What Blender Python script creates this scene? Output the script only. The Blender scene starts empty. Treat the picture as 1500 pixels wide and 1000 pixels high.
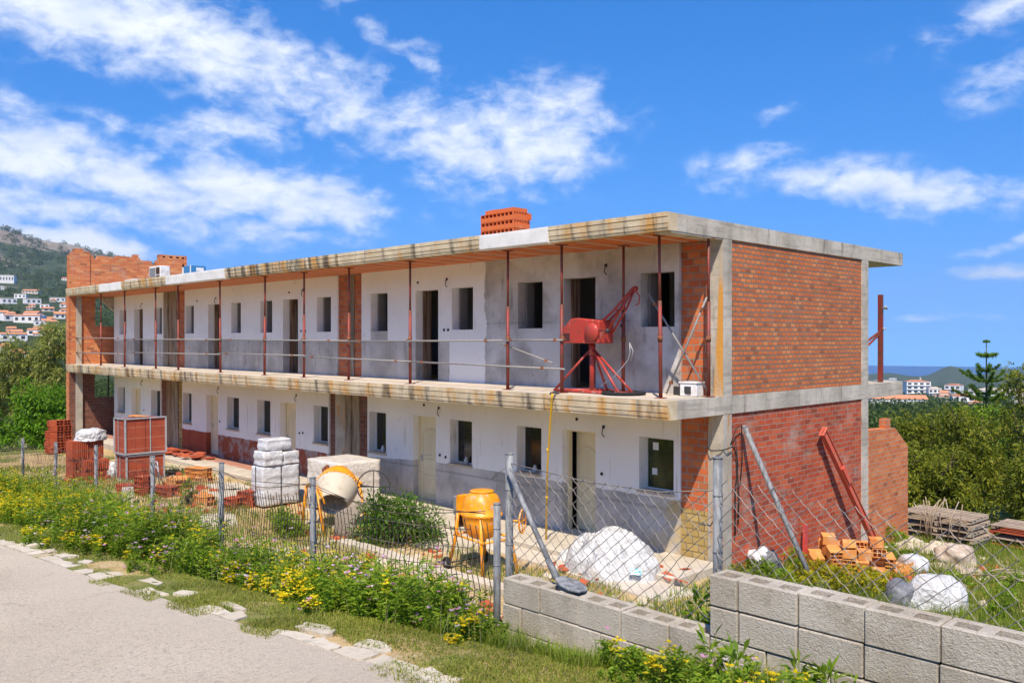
import bpy, bmesh, math, random
import numpy as np
from mathutils import Vector, Matrix, noise as mnoise

random.seed(11); rng = np.random.default_rng(11)
S = bpy.context.scene
COL = S.collection
R = math.radians

# ------------------------------------------------------------------ camera, world, sun, exposure
cam_d = bpy.data.cameras.new("camera"); cam = bpy.data.objects.new("camera", cam_d); COL.objects.link(cam)
CX, CY, CZ = 8.498, -12.002, 1.036
cam.location = (CX, CY, CZ)
cam.rotation_mode = 'XYZ'
cam.rotation_euler = (R(90) - 0.0019, 0.0, 0.7947)
cam_d.sensor_width = 36.0; cam_d.lens = 30.19
cam_d.clip_start = 0.1; cam_d.clip_end = 30000
S.camera = cam
S.render.resolution_x = 1024; S.render.resolution_y = 682
S.cycles.max_bounces = 8; S.cycles.diffuse_bounces = 5; S.cycles.glossy_bounces = 3
S.cycles.transparent_max_bounces = 8; S.cycles.volume_bounces = 0
S.cycles.use_adaptive_sampling = True; S.cycles.adaptive_threshold = 0.02
S.cycles.use_denoising = True
S.view_settings.view_transform = 'Standard'; S.view_settings.look = 'None'
S.view_settings.gamma = 1.0; S.view_settings.use_curve_mapping = False
S.view_settings.exposure = 0.80

SUNV = Vector((0.46, -0.54, 1.0)).normalized()          # towards the sun
SUN_EL = math.asin(SUNV.z)
SUN_AZ = math.atan2(SUNV.x, SUNV.y)                     # clockwise from +Y
sun_d = bpy.data.lights.new("sun", 'SUN'); sun = bpy.data.objects.new("sun", sun_d); COL.objects.link(sun)
sun_d.energy = 3.7; sun_d.angle = R(0.53); sun_d.color = (1.0, 0.885, 0.72)
sun.rotation_euler = SUNV.to_track_quat('Z', 'Y').to_euler(); sun.location = (10, -20, 40)

FWX, FWY, RTX, RTY = -0.7137, 0.7004, 0.7004, 0.7137

class T:
    """small wrapper for writing node trees"""
    def __init__(s, tree): s.t = tree; s.nodes = tree.nodes; s.links = tree.links; s._c = {}
    def n(s, typ, **kw):
        nd = s.nodes.new(typ)
        for k, v in kw.items(): setattr(nd, k, v)
        return nd
    def set(s, sock, v):
        if v is None: return
        if isinstance(v, bpy.types.NodeSocket): s.links.new(v, sock)
        else:
            if sock.type == 'RGBA' and not isinstance(v, (int, float)) and len(v) == 3: v = (*v, 1)
            sock.default_value = v
    def co(s, which):
        if which not in s._c:
            nd = s.n('ShaderNodeTexCoord'); s._c[which] = nd.outputs[which]
        return s._c[which]
    def obj(s): return s.co('Object')
    def uv(s): return s.co('UV')
    def pos(s):
        if 'geo' not in s._c: s._c['geo'] = s.n('ShaderNodeNewGeometry')
        return s._c['geo'].outputs['Position']
    def isl(s):
        s.pos(); return s._c['geo'].outputs['Random Per Island']
    def orand(s): return s.n('ShaderNodeObjectInfo').outputs['Random']
    def map(s, v, scale=(1, 1, 1), loc=(0, 0, 0), rot=(0, 0, 0)):
        nd = s.n('ShaderNodeMapping'); s.set(nd.inputs['Vector'], v)
        nd.inputs['Scale'].default_value = scale; nd.inputs['Location'].default_value = loc; nd.inputs['Rotation'].default_value = rot
        return nd.outputs[0]
    def noise(s, v, scale, detail=4, rough=.55, dist=0, out=0):
        nd = s.n('ShaderNodeTexNoise'); s.set(nd.inputs['Vector'], v); nd.inputs['Scale'].default_value = scale
        nd.inputs['Detail'].default_value = detail; nd.inputs['Roughness'].default_value = rough; nd.inputs['Distortion'].default_value = dist
        return nd.outputs[out]
    def vor(s, v, scale, feature='F1', out='Distance', rnd=1.0):
        nd = s.n('ShaderNodeTexVoronoi', feature=feature); s.set(nd.inputs['Vector'], v); nd.inputs['Scale'].default_value = scale
        nd.inputs['Randomness'].default_value = rnd
        return nd.outputs[out]
    def math(s, op, a, b=0.0, c=None, clamp=False):
        nd = s.n('ShaderNodeMath', operation=op, use_clamp=clamp); s.set(nd.inputs[0], a); s.set(nd.inputs[1], b)
        if c is not None: s.set(nd.inputs[2], c)
        return nd.outputs[0]
    def add(s, a, b): return s.math('ADD', a, b)
    def mul(s, a, b): return s.math('MULTIPLY', a, b)
    def sub(s, a, b): return s.math('SUBTRACT', a, b)
    def gt(s, a, b): return s.math('GREATER_THAN', a, b)
    def vmath(s, op, a, b=None):
        nd = s.n('ShaderNodeVectorMath', operation=op); s.set(nd.inputs[0], a)
        if b is not None: s.set(nd.inputs[1], b)
        return nd.outputs['Value'] if op in ('DOT_PRODUCT', 'LENGTH') else nd.outputs[0]
    def n_mul(s, a, b): return s.vmath('MULTIPLY', a, b)
    def vscale(s, a, f):
        nd = s.n('ShaderNodeVectorMath', operation='SCALE'); s.set(nd.inputs[0], a); s.set(nd.inputs['Scale'], f); return nd.outputs[0]
    def mix(s, f, a, b, mode='MIX'):
        nd = s.n('ShaderNodeMix', data_type='RGBA', blend_type=mode)
        s.set(nd.inputs[0], f); s.set(nd.inputs[6], a); s.set(nd.inputs[7], b); return nd.outputs[2]
    def rng(s, f, a, b, c=0.0, d=1.0, smooth=True):
        nd = s.n('ShaderNodeMapRange', interpolation_type='SMOOTHSTEP' if smooth else 'LINEAR'); nd.clamp = True if hasattr(nd, 'clamp') else None
        s.set(nd.inputs[0], f)
        for i, v in enumerate((a, b, c, d)): s.set(nd.inputs[i + 1], v)
        return nd.outputs[0]
    def ramp(s, f, stops):
        nd = s.n('ShaderNodeValToRGB'); s.set(nd.inputs[0], f); e = nd.color_ramp.elements
        while len(e) < len(stops): e.new(.5)
        for el, (p, c) in zip(e, stops): el.position = p; el.color = (*c, 1) if len(c) == 3 else c
        return nd.outputs[0]
    def sep(s, v):
        nd = s.n('ShaderNodeSeparateXYZ'); s.set(nd.inputs[0], v); return nd.outputs
    def comb(s, x, y, z):
        nd = s.n('ShaderNodeCombineXYZ'); s.set(nd.inputs[0], x); s.set(nd.inputs[1], y); s.set(nd.inputs[2], z); return nd.outputs[0]
    def brick(s, v, w, h, c1, c2, mortar, msize=.012, smooth=.15, bias=0.0, off=.5):
        nd = s.n('ShaderNodeTexBrick'); nd.offset = off
        s.set(nd.inputs['Vector'], v); s.set(nd.inputs['Color1'], c1); s.set(nd.inputs['Color2'], c2); s.set(nd.inputs['Mortar'], mortar)
        nd.inputs['Scale'].default_value = 1; nd.inputs['Mortar Size'].default_value = msize; nd.inputs['Mortar Smooth'].default_value = smooth
        nd.inputs['Bias'].default_value = bias; nd.inputs['Brick Width'].default_value = w; nd.inputs['Row Height'].default_value = h
        return nd.outputs['Color'], nd.outputs['Fac']
    def wobble(s, v, scale, amt, detail=2):
        c = s.noise(v, scale, detail, out=1)
        return s.vmath('ADD', v, s.vscale(s.vmath('SUBTRACT', c, (.5, .5, .5)), amt))

def mat(name, fn):
    m = bpy.data.materials.new(name); m.use_nodes = True
    t = T(m.node_tree); t.nodes.clear()
    out = t.n('ShaderNodeOutputMaterial'); b = t.n('ShaderNodeBsdfPrincipled')
    d = fn(t)
    t.set(b.inputs['Base Color'], d.get('c')); t.set(b.inputs['Roughness'], d.get('r', .9)); t.set(b.inputs['Metallic'], d.get('m', 0.0))
    t.set(b.inputs['Specular IOR Level'], d.get('s', .3))
    if 'alpha' in d: t.set(b.inputs['Alpha'], d['alpha'])
    if 'trans' in d: t.set(b.inputs['Transmission Weight'], d['trans'])
    if 'bump' in d:
        h, st, di = d['bump']; bp = t.n('ShaderNodeBump'); bp.inputs['Strength'].default_value = st; bp.inputs['Distance'].default_value = di
        t.set(bp.inputs['Height'], h); t.links.new(bp.outputs[0], b.inputs['Normal'])
    sh = b.outputs[0]
    if 'tl' in d:      # translucent leaf
        tr = t.n('ShaderNodeBsdfTranslucent'); t.set(tr.inputs[0], d['tl']); mx = t.n('ShaderNodeMixShader'); mx.inputs[0].default_value = d.get('tlf', .35)
        t.links.new(sh, mx.inputs[1]); t.links.new(tr.outputs[0], mx.inputs[2]); sh = mx.outputs[0]
    t.links.new(sh, out.inputs[0])
    return m

# --- world: Nishita sky with procedural clouds placed by compass direction
def build_world():
    w = bpy.data.worlds.new("World"); S.world = w; w.use_nodes = True
    t = T(w.node_tree); t.nodes.clear()
    out = t.n('ShaderNodeOutputWorld'); bg = t.n('ShaderNodeBackground'); bg.inputs[1].default_value = 0.10
    d = t.vmath('NORMALIZE', t.co('Generated'))
    x, y, z = t.sep(d)
    zz = t.add(t.mul(z, .82), .185)                        # clear air: the deep blue reaches down to the sea horizon below eye level
    zz = t.math('MAXIMUM', zz, .175)
    sky = t.n('ShaderNodeTexSky', sky_type='NISHITA'); sky.sun_disc = False
    sky.sun_elevation = SUN_EL; sky.sun_rotation = SUN_AZ; sky.altitude = 0; sky.air_density = 1.0; sky.dust_density = .15; sky.ozone_density = 5.0
    t.set(sky.inputs['Vector'], t.comb(x, y, zz))
    hs = t.n('ShaderNodeHueSaturation'); hs.inputs['Saturation'].default_value = 1.34; hs.inputs['Value'].default_value = 1.36; hs.inputs['Hue'].default_value = .506
    t.links.new(sky.outputs[0], hs.inputs['Color'])
    fw = t.add(t.mul(x, FWX), t.mul(y, FWY)); rt = t.add(t.mul(x, RTX), t.mul(y, RTY))
    az = t.mul(t.math('ARCTAN2', rt, fw), 57.2958)
    el = t.mul(t.math('ARCSINE', z), 57.2958)
    # cloud banks: azimuth, elevation (degrees), half width, half height, tilt (degrees), strength
    banks = [(-29, 20.0, 9, 3.3, -6, 1.0), (-20.5, 18.0, 8.5, 2.9, -14, .95), (-11.5, 15.6, 8.0, 2.7, -20, .75), (-3.5, 13.4, 7.0, 2.9, -12, .74), (1.0, 13.2, 5.5, 3.8, 14, .85),
             (-29, 11.2, 8, 2.6, -12, .95), (-22.5, 9.2, 7.5, 2.1, -18, .85), (-29, 8.0, 6, 1.5, -6, .75), (-16.0, 9.4, 6.8, 2.1, -6, 1.05), (-22, 12.4, 4, 1.3, -12, .55), (-17.2, 13.0, 2.8, 1.2, -6, .6),
             (-27.2, 5.6, 3.2, 1.15, -10, 1.25), (-1.5, 11.2, 4, 1.5, -8, .5),
             (22, 9.4, 7.2, 1.5, -6, .9), (15, 11.3, 3.0, 1.2, 8, .55), (16, 14.2, 1.4, .8, 20, .55), (30.5, 19.0, 4.6, 1.6, 22, .6), (31, 15.0, 4.0, 1.5, 18, .55), (30.5, 3.8, 4.5, .6, 2, .6), (31, 5.6, 4.5, .6, 8, .5),
             (27, 1.2, 5, .5, 0, .35), (-12.4, 6.4, 2.2, .7, -6, .5), (-9, 19.5, 6, 1.0, -28, .45)]
    wv = t.comb(az, el, 0.0)
    wo = t.noise(t.map(wv, scale=(.11, .16, 1)), 1.5, 3, .6, out=1)
    wv2 = t.vmath('ADD', wv, t.n_mul(t.vmath('SUBTRACT', wo, (.5, .5, .5)), (8.0, 3.0, 0)))
    tot = None
    for (a0, e0, hw, hh, tl, st) in banks:
        m_ = t.n('ShaderNodeMapping', vector_type='TEXTURE'); t.links.new(wv2, m_.inputs[0])
        m_.inputs['Location'].default_value = (a0, e0, 0); m_.inputs['Rotation'].default_value = (0, 0, R(tl)); m_.inputs['Scale'].default_value = (hw * 1.2, hh * .90, 1)
        g = t.mul(t.math('POWER', 2.718, t.mul(t.vmath('DOT_PRODUCT', m_.outputs[0], m_.outputs[0]), -1.0)), st)
        tot = g if tot is None else t.math('MAXIMUM', tot, g)
    n1 = t.noise(t.map(wv, scale=(.095, .17, 1), rot=(0, 0, R(16))), 1.9, 5, .58, .25)
    n2 = t.noise(t.map(wv, scale=(.22, .36, 1), loc=(4, 2, 0), rot=(0, 0, R(16))), 2.1, 6, .62, .25)
    nn = t.add(t.mul(n1, .5), t.mul(n2, .5))
    dens = t.rng(t.add(nn, t.mul(t.sub(tot, .5), .36)), .345, .72)
    dens = t.mul(dens, t.rng(tot, .02, .30))
    # softer grey-blue undersides where the bank is thick
    und = t.rng(t.noise(t.map(wv, scale=(.1, .3, 1), loc=(1, .3, 0)), 2.2, 3, .6), .35, .75)
    cc = t.mix(und, (6.9, 7.1, 7.5, 1), (5.1, 5.6, 6.6, 1))
    colr = t.mix(t.mul(dens, .9), hs.outputs[0], cc)
    t.set(bg.inputs[0], colr); t.links.new(bg.outputs[0], out.inputs[0])
build_world()

# ------------------------------------------------------------------ mesh helpers
class MB:
    def __init__(s): s.v = []; s.f = []; s.sm = []
    def add(s, vs, fs, smooth=False):
        o = len(s.v); s.v.extend([tuple(v) for v in vs]); s.f.extend([tuple(i + o for i in f) for f in fs]); s.sm.extend([smooth] * len(fs)); return s
    def box(s, x0, x1, y0, y1, z0, z1, M=None):
        vs = [(x0, y0, z0), (x1, y0, z0), (x1, y1, z0), (x0, y1, z0), (x0, y0, z1), (x1, y0, z1), (x1, y1, z1), (x0, y1, z1)]
        if M is not None: vs = [M @ Vector(v) for v in vs]
        return s.add(vs, [(0, 3, 2, 1), (4, 5, 6, 7), (0, 1, 5, 4), (1, 2, 6, 5), (2, 3, 7, 6), (3, 0, 4, 7)])
    def cbox(s, c, d, rot=(0, 0, 0)):
        M = Matrix.Translation(c) @ Matrix.Rotation(rot[2], 4, 'Z') @ Matrix.Rotation(rot[1], 4, 'Y') @ Matrix.Rotation(rot[0], 4, 'X')
        return s.box(-d[0] / 2, d[0] / 2, -d[1] / 2, d[1] / 2, -d[2] / 2, d[2] / 2, M)
    def tube(s, pts, r, n=8, caps=True, smooth=True):
        pts = [Vector(p) for p in pts]; rs = r if isinstance(r, (list, tuple)) else [r] * len(pts)
        vs = []; fs = []; up = None
        for i, p in enumerate(pts):
            t = (pts[min(i + 1, len(pts) - 1)] - pts[max(i - 1, 0)])
            t = t.normalized() if t.length > 1e-9 else Vector((0, 0, 1))
            if up is None: up = Vector((0, 0, 1)) if abs(t.z) < .9 else Vector((1, 0, 0))
            a = t.cross(up); a = a.normalized() if a.length > 1e-6 else Vector((1, 0, 0)); b = a.cross(t); up = b if abs(b.length) > .1 else up
            for k in range(n):
                q = 2 * math.pi * k / n; vs.append(p + (a * math.cos(q) + b * math.sin(q)) * rs[i])
        for i in range(len(pts) - 1):
            for k in range(n): k2 = (k + 1) % n; fs.append((i * n + k, i * n + k2, (i + 1) * n + k2, (i + 1) * n + k))
        s.add(vs, fs, smooth)
        if caps:
            o = len(s.v) - len(vs); s.f.append(tuple(o + k for k in range(n))[::-1]); s.f.append(tuple(o + (len(pts) - 1) * n + k for k in range(n))); s.sm += [False, False]
        return s
    def lathe(s, prof, n=24, M=None, smooth=True):
        vs = []; fs = []
        for (r, z) in prof:
            for k in range(n):
                q = 2 * math.pi * k / n; v = Vector((r * math.cos(q), r * math.sin(q), z)); vs.append(M @ v if M else v)
        for i in range(len(prof) - 1):
            for k in range(n): k2 = (k + 1) % n; fs.append((i * n + k, i * n + k2, (i + 1) * n + k2, (i + 1) * n + k))
        return s.add(vs, fs, smooth)
    def prism(s, poly, axis, a, b, M=None):
        """poly: 2-D outline; axis 'x','y','z': extrude a..b along it"""
        def P(p, h): return {'x': (h, p[0], p[1]), 'y': (p[0], h, p[1]), 'z': (p[0], p[1], h)}[axis]
        n = len(poly); vs = [P(p, a) for p in poly] + [P(p, b) for p in poly]
        if M is not None: vs = [M @ Vector(v) for v in vs]
        fs = [tuple(range(n)), tuple(range(2 * n - 1, n - 1, -1))] + [(i, (i + 1) % n, n + (i + 1) % n, n + i) for i in range(n)]
        return s.add(vs, fs)
    def wall(s, x0, x1, z0, z1, y0, y1, holes, axis='y'):
        """wall slab with rectangular holes; runs along x (axis y = thickness) or along y (axis 'x')"""
        xs = sorted({x0, x1} | {h[0] for h in holes if x0 < h[0] < x1} | {h[1] for h in holes if x0 < h[1] < x1})
        zs = sorted({z0, z1} | {h[2] for h in holes if z0 < h[2] < z1} | {h[3] for h in holes if z0 < h[3] < z1})
        def solid(i, k):
            if i < 0 or k < 0 or i >= len(xs) - 1 or k >= len(zs) - 1: return False
            cx, cz = (xs[i] + xs[i + 1]) / 2, (zs[k] + zs[k + 1]) / 2
            return not any(h[0] < cx < h[1] and h[2] < cz < h[3] for h in holes)
        P = (lambda x, y, z: (x, y, z)) if axis == 'y' else (lambda x, y, z: (y, x, z))
        for i in range(len(xs) - 1):
            for k in range(len(zs) - 1):
                if not solid(i, k): continue
                a, b, c, d = xs[i], xs[i + 1], zs[k], zs[k + 1]
                q = lambda *p: s.add([P(*v) for v in p], [(0, 1, 2, 3)])
                q((a, y0, c), (b, y0, c), (b, y0, d), (a, y0, d)); q((b, y1, c), (a, y1, c), (a, y1, d), (b, y1, d))
                if not solid(i - 1, k): q((a, y1, c), (a, y0, c), (a, y0, d), (a, y1, d))
                if not solid(i + 1, k): q((b, y0, c), (b, y1, c), (b, y1, d), (b, y0, d))
                if not solid(i, k - 1): q((a, y1, c), (b, y1, c), (b, y0, c), (a, y0, c))
                if not solid(i, k + 1): q((a, y0, d), (b, y0, d), (b, y1, d), (a, y1, d))
        return s
    def build(s, name, m, parent=None, loc=None, bevel=0, weld=False, rot=None, fixn=False):
        me = bpy.data.meshes.new(name); me.from_pydata(s.v, [], s.f); me.update()
        if weld or fixn or bevel:
            bm = bmesh.new(); bm.from_mesh(me)
            if weld: bmesh.ops.remove_doubles(bm, verts=bm.verts, dist=1e-5)
            bmesh.ops.recalc_face_normals(bm, faces=bm.faces)
            if bevel: bmesh.ops.bevel(bm, geom=list(bm.edges), offset=bevel, segments=1, affect='EDGES', profile=.5)
            bm.to_mesh(me); bm.free()
        else: me.polygons.foreach_set('use_smooth', s.sm)
        box_uv(me)
        me.materials.append(m)
        o = bpy.data.objects.new(name, me); COL.objects.link(o)
        if parent is not None: o.parent = parent
        if loc is not None: o.location = loc
        if rot is not None: o.rotation_euler = rot
        return o

def box_uv(me):
    n = len(me.polygons)
    if n == 0: return
    uvl = me.uv_layers.new(name='UVMap')
    co = np.empty(len(me.vertices) * 3, 'f'); me.vertices.foreach_get('co', co); co = co.reshape(-1, 3)
    nor = np.empty(n * 3, 'f'); me.polygons.foreach_get('normal', nor); nor = np.abs(nor.reshape(-1, 3))
    lt = np.empty(n, 'i'); me.polygons.foreach_get('loop_total', lt)
    lv = np.empty(len(me.loops), 'i'); me.loops.foreach_get('vertex_index', lv)
    ax = np.repeat(np.argmax(nor, 1), lt); c = co[lv]
    uv = np.where((ax == 0)[:, None], c[:, [1, 2]], np.where((ax == 1)[:, None], c[:, [0, 2]], c[:, [0, 1]]))
    uvl.data.foreach_set('uv', uv.astype('f').ravel())

def quads_mesh(name, V, m, parent=None, loc=None, k=4):
    """V: (N,k,3) array of separate k-gons"""
    N = len(V); me = bpy.data.meshes.new(name)
    me.vertices.add(N * k); me.vertices.foreach_set('co', V.reshape(-1).astype('f'))
    me.loops.add(N * k); me.loops.foreach_set('vertex_index', np.arange(N * k, dtype='i'))
    me.polygons.add(N); me.polygons.foreach_set('loop_start', np.arange(0, N * k, k, dtype='i'))
    me.update(calc_edges=True); me.validate()
    me.materials.append(m)
    o = bpy.data.objects.new(name, me); COL.objects.link(o)
    if parent is not None: o.parent = parent
    if loc is not None: o.location = loc
    return o

def tag(o, label=None, cat=None, group=None, kind=None):
    if label: o['label'] = label
    if cat: o['category'] = cat
    if group: o['group'] = group
    if kind: o['kind'] = kind
    return o
def thing(name, loc, label, cat, group=None, rz=0):
    o = bpy.data.objects.new(name, None); COL.objects.link(o); o.location = loc; o.rotation_euler = (0, 0, rz); o.empty_display_size = .2
    return tag(o, label, cat, group)
def dup(root, loc, rz=None, label=None, group=None):
    def cp(o, par):
        c = o.copy(); COL.objects.link(c)
        if par is not None: c.parent = par
        for ch in list(o.children): cp(ch, c)
        return c
    r = cp(root, None); r.location = loc
    if rz is not None: r.rotation_euler = (0, 0, rz)
    if label: r['label'] = label
    if group: r['group'] = group
    return r
# ------------------------------------------------------------------ materials
MT = {}
def dm(name):
    def deco(fn): MT[name] = mat(name, fn); return fn
    return deco

def stain(t, base, v, scale, lo, hi, colr, amt):
    return t.mix(t.mul(t.rng(t.noise(v, scale, 6, .62), lo, hi), amt), base, colr)

@dm('concrete')
def _(t):
    v = t.obj(); c = t.mix(t.rng(t.noise(v, 1.3, 6, .6), .3, .7), (.40, .355, .285), (.60, .54, .45))
    c = stain(t, c, t.map(v, scale=(2.5, 2.5, .5)), 1.5, .52, .72, (.13, .115, .09), .75)
    c = stain(t, c, v, 9, .55, .75, (.20, .18, .15), .5)
    c = t.mix(t.mul(t.rng(t.noise(t.map(v, scale=(.6, .6, 9)), 1.4, 2), .56, .62), .35), c, (.22, .2, .17))
    return dict(c=c, r=.92, bump=(t.add(t.noise(v, 14, 6), t.mul(t.noise(v, 90, 3), .4)), .5, .02))
@dm('column_concrete')
def _(t):
    v = t.obj(); c = t.mix(t.rng(t.noise(v, 2.0, 6, .6), .3, .7), (.34, .30, .24), (.50, .45, .37))
    vv = t.map(v, scale=(3, 3, .45)); c = stain(t, c, vv, 1.6, .55, .68, (.50, .22, .035), .75)
    c = stain(t, c, vv, 2.4, .58, .75, (.15, .12, .09), .7)
    return dict(c=c, r=.92, bump=(t.noise(v, 18, 6), .5, .02))
@dm('orange_stain_concrete')
def _(t):
    v = t.obj(); vv = t.map(v, scale=(3, 3, .5)); c = t.mix(t.rng(t.noise(vv, 1.4, 5, .6), .40, .62), (.62, .30, .06), (.46, .40, .31))
    c = stain(t, c, vv, 2.5, .58, .75, (.18, .13, .08), .6)
    return dict(c=c, r=.92, bump=(t.noise(v, 18, 6), .5, .02))
def cornice(t, warm, dark):
    v = t.obj(); c = t.mix(t.rng(t.noise(v, 1.6, 6, .6), .3, .7), (.50, .40, .25), (.70, .59, .41))
    vv = t.map(v, scale=(1.3, 1, .55))
    c = stain(t, c, vv, 1.3, .60 - warm * .12, .78 - warm * .12, (.60, .30, .05), .8)
    c = stain(t, c, t.map(v, scale=(2.4, 1, .35), loc=(7, 0, 3)), 1.5, .62 - dark * .14, .80 - dark * .14, (.07, .06, .05), .85)
    c = stain(t, c, v, 11, .55, .78, (.30, .26, .20), .5)
    return dict(c=c, r=.92, bump=(t.add(t.noise(v, 20, 6), t.mul(t.noise(v, 120, 2), .3)), .45, .015))
MT['cornice_clean'] = mat('cornice_clean', lambda t: cornice(t, .6, .75))
MT['cornice_stained'] = mat('cornice_stained', lambda t: cornice(t, 1.5, 1.5))
MT['cornice_ochre'] = mat('cornice_ochre', lambda t: cornice(t, 1.1, .9))
MT['cornice_balcony'] = mat('cornice_balcony', lambda t: cornice(t, 1.15, 1.05))
@dm('white_render')
def _(t):
    v = t.obj(); c = t.mix(t.rng(t.noise(v, 2.2, 6, .65), .35, .75), (.76, .75, .72), (.60, .58, .55))
    c = stain(t, c, t.map(v, scale=(3, 1, .4)), 2, .66, .74, (.25, .22, .18), .7)
    return dict(c=c, r=.9, bump=(t.noise(v, 25, 5), .25, .01))
def plaster(t, upper):
    v = t.obj(); x, y, z = t.sep(v)
    wn = t.sub(t.noise(v, 1.7, 6, .6), .5); wf = t.sub(t.noise(v, 9, 4, .6), .5)
    white = t.mix(t.rng(t.noise(v, .9, 5, .6), .35, .75), (.87, .84, .785), (.80, .775, .73))
    white = stain(t, white, t.map(v, scale=(4, 1, .5)), 1.8, .60, .8, (.52, .47, .40), .55); white = stain(t, white, t.map(v, scale=(1, 1, 1)), 3.4, .62, .72, (.60, .575, .54), .6); white = stain(t, white, t.map(v, scale=(12, 1, .55), loc=(2, 0, 5)), 1.1, .60, .72, (.42, .35, .27), .6)
    grey = t.mix(t.rng(t.noise(v, 1.1, 7, .65), .32, .7), (.36, .33, .29), (.58, .54, .485))
    grey = stain(t, grey, t.map(v, scale=(2, 1, .6)), 2.2, .55, .72, (.20, .175, .145), .65)
    # render joints of the raw panels
    px = t.math('ABSOLUTE', t.sub(t.math('FRACT', t.add(t.mul(x, .72), t.mul(wn, .03))), .5)); pz = t.math('ABSOLUTE', t.sub(t.math('FRACT', t.add(t.mul(z, .55), .22)), .5))
    grey = t.mix(t.mul(t.rng(px, .46, .5), .4), grey, (.56, .55, .53)); grey = t.mix(t.mul(t.rng(pz, .475, .5), .5), grey, (.2, .19, .18))
    e = t.add(t.mul(wn, .16), t.mul(wf, .10))
    if upper:
        raw = t.gt(t.add(x, t.mul(e, 1.4)), -6.36)
        dado = t.mul(t.gt(t.add(1.02, t.mul(e, .35)), z), t.gt(-7.66, t.add(x, t.mul(e, .6))))
        chip = t.mul(t.gt(t.add(1.32, e), z), t.mul(t.gt(x, -10.99), t.gt(-10.2, x)))
        g = t.math('MAXIMUM', raw, t.math('MAXIMUM', dado, chip)); pale = t.mix(t.mul(raw, t.rng(t.noise(v, .8, 4), .45, .6)), grey, (.64, .615, .575))
        c = t.mix(g, white, pale)
        # flaked brick showing low down
        fl = t.mul(t.gt(t.noise(v, 2.3, 5, .6), .70), t.gt(.75, z)); c = t.mix(t.mul(fl, t.sub(1.0, raw)), c, (.45, .13, .05))
        h = t.sub(t.noise(v, 8, 6), t.mul(g, .6))
    else:
        top = t.add(-2.02, t.mul(t.rng(x, -7.5, -13.5), -.25))
        g = t.gt(t.add(top, t.mul(e, .45)), z)
        red = t.mix(t.rng(t.noise(v, 2.6, 7, .65), .44, .58), (.30, .075, .035), (.36, .27, .23))
        flat = t.mix(t.rng(t.noise(v, 3, 5), .3, .7), (.30, .065, .028), (.36, .09, .04))
        red = t.mix(t.mul(t.gt(x, -24.5), t.gt(-20.4, x)), red, flat)
        yel = t.rng(t.add(x, t.mul(wn, 1.5)), -1.9, -.9); grey2 = t.mix(t.mul(yel, t.rng(t.noise(v, 3, 4), .35, .6)), grey, (.52, .38, .17))
        lo = t.mix(t.gt(-13.2, x), grey2, red)
        c = t.mix(g, white, lo); h = t.sub(t.noise(v, 8, 6), t.mul(g, .7))
    return dict(c=c, r=.93, bump=(h, .35, .02))
MT['plaster_upper'] = mat('plaster_upper', lambda t: plaster(t, True))
MT['plaster_lower'] = mat('plaster_lower', lambda t: plaster(t, False))
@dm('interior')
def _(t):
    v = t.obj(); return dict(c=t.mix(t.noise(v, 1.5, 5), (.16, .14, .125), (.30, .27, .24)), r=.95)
def brickmat(t, w, h, cols, mortar, ms, wob, smear=.3, dark=(.14, .05, .03), coords=None):
    uv = coords or t.uv(); u2 = t.wobble(uv, 3.2, wob, 3); u2 = t.wobble(u2, 16, wob * .4, 2)
    c, f = t.brick(u2, w, h, cols[0], cols[1], mortar, ms, .35)
    c2, f2 = t.brick(t.map(u2, loc=(.37 * w, 0, 0)), w, h, (0, 0, 0), (1, 1, 1), (0, 0, 0), ms, .3)
    n = t.noise(uv, 2.3, 5, .6)
    ux, uy, _ = t.sep(u2); row = t.math('FLOOR', t.mul(uy, 1 / h)); par = t.math('MODULO', t.math('ABSOLUTE', row), 2.0)
    colm = t.math('FLOOR', t.mul(t.add(ux, t.mul(t.sub(1.0, par), w * .5)), 1 / w)); wnz = t.n('ShaderNodeTexWhiteNoise'); t.set(wnz.inputs['Vector'], t.comb(colm, row, 0.0)); cell = wnz.outputs['Color']; cs = t.sep(cell)[0]
    body = t.mix(cs, cols[0], cols[1]); body = t.mix(t.mul(t.rng(t.sep(cell)[1], .6, .95), .9), body, cols[2]); body = t.mix(t.mul(t.rng(t.sep(cell)[2], .82, 1.0), .5), body, dark)
    body = t.mix(t.mul(t.rng(t.noise(uv, 26, 4, .7), .5, .8), .3), body, dark)
    fac = t.math('ADD', f, t.mul(t.sub(t.noise(uv, 11, 5, .65), .5), .9), clamp=True); fac = t.rng(fac, .35, .65)
    c = t.mix(fac, body, t.mix(t.noise(uv, 6, 4), mortar, tuple(k * .6 for k in mortar)))
    c = t.mix(t.mul(t.rng(t.noise(t.map(uv, scale=(1, 1.6, 1)), 1.7, 7, .7), .57, .72), smear), c, mortar); c = t.mix(t.mul(t.rng(t.noise(uv, .55, 6, .65), .42, .66), .38), c, t.vscale(c, .6)); c = t.mix(t.mul(t.rng(t.noise(t.map(uv, scale=(.8, 1.1, 1), loc=(3, 7, 0)), 1.1, 8, .72), .52, .68), smear * .8), c, mortar)
    hgt = t.add(t.mul(t.sub(1.0, fac), .8), t.mul(t.noise(uv, 40, 4), .25))
    return dict(c=c, r=.93, bump=(t.add(hgt, t.mul(cs, .25)), .9, .03))
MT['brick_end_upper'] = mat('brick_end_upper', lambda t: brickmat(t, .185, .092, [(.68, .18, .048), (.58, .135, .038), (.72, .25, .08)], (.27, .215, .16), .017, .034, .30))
MT['brick_end_lower'] = mat('brick_end_lower', lambda t: brickmat(t, .29, .105, [(.54, .095, .034), (.42, .065, .026), (.58, .13, .05)], (.46, .36, .29), .009, .045, .75))
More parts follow.
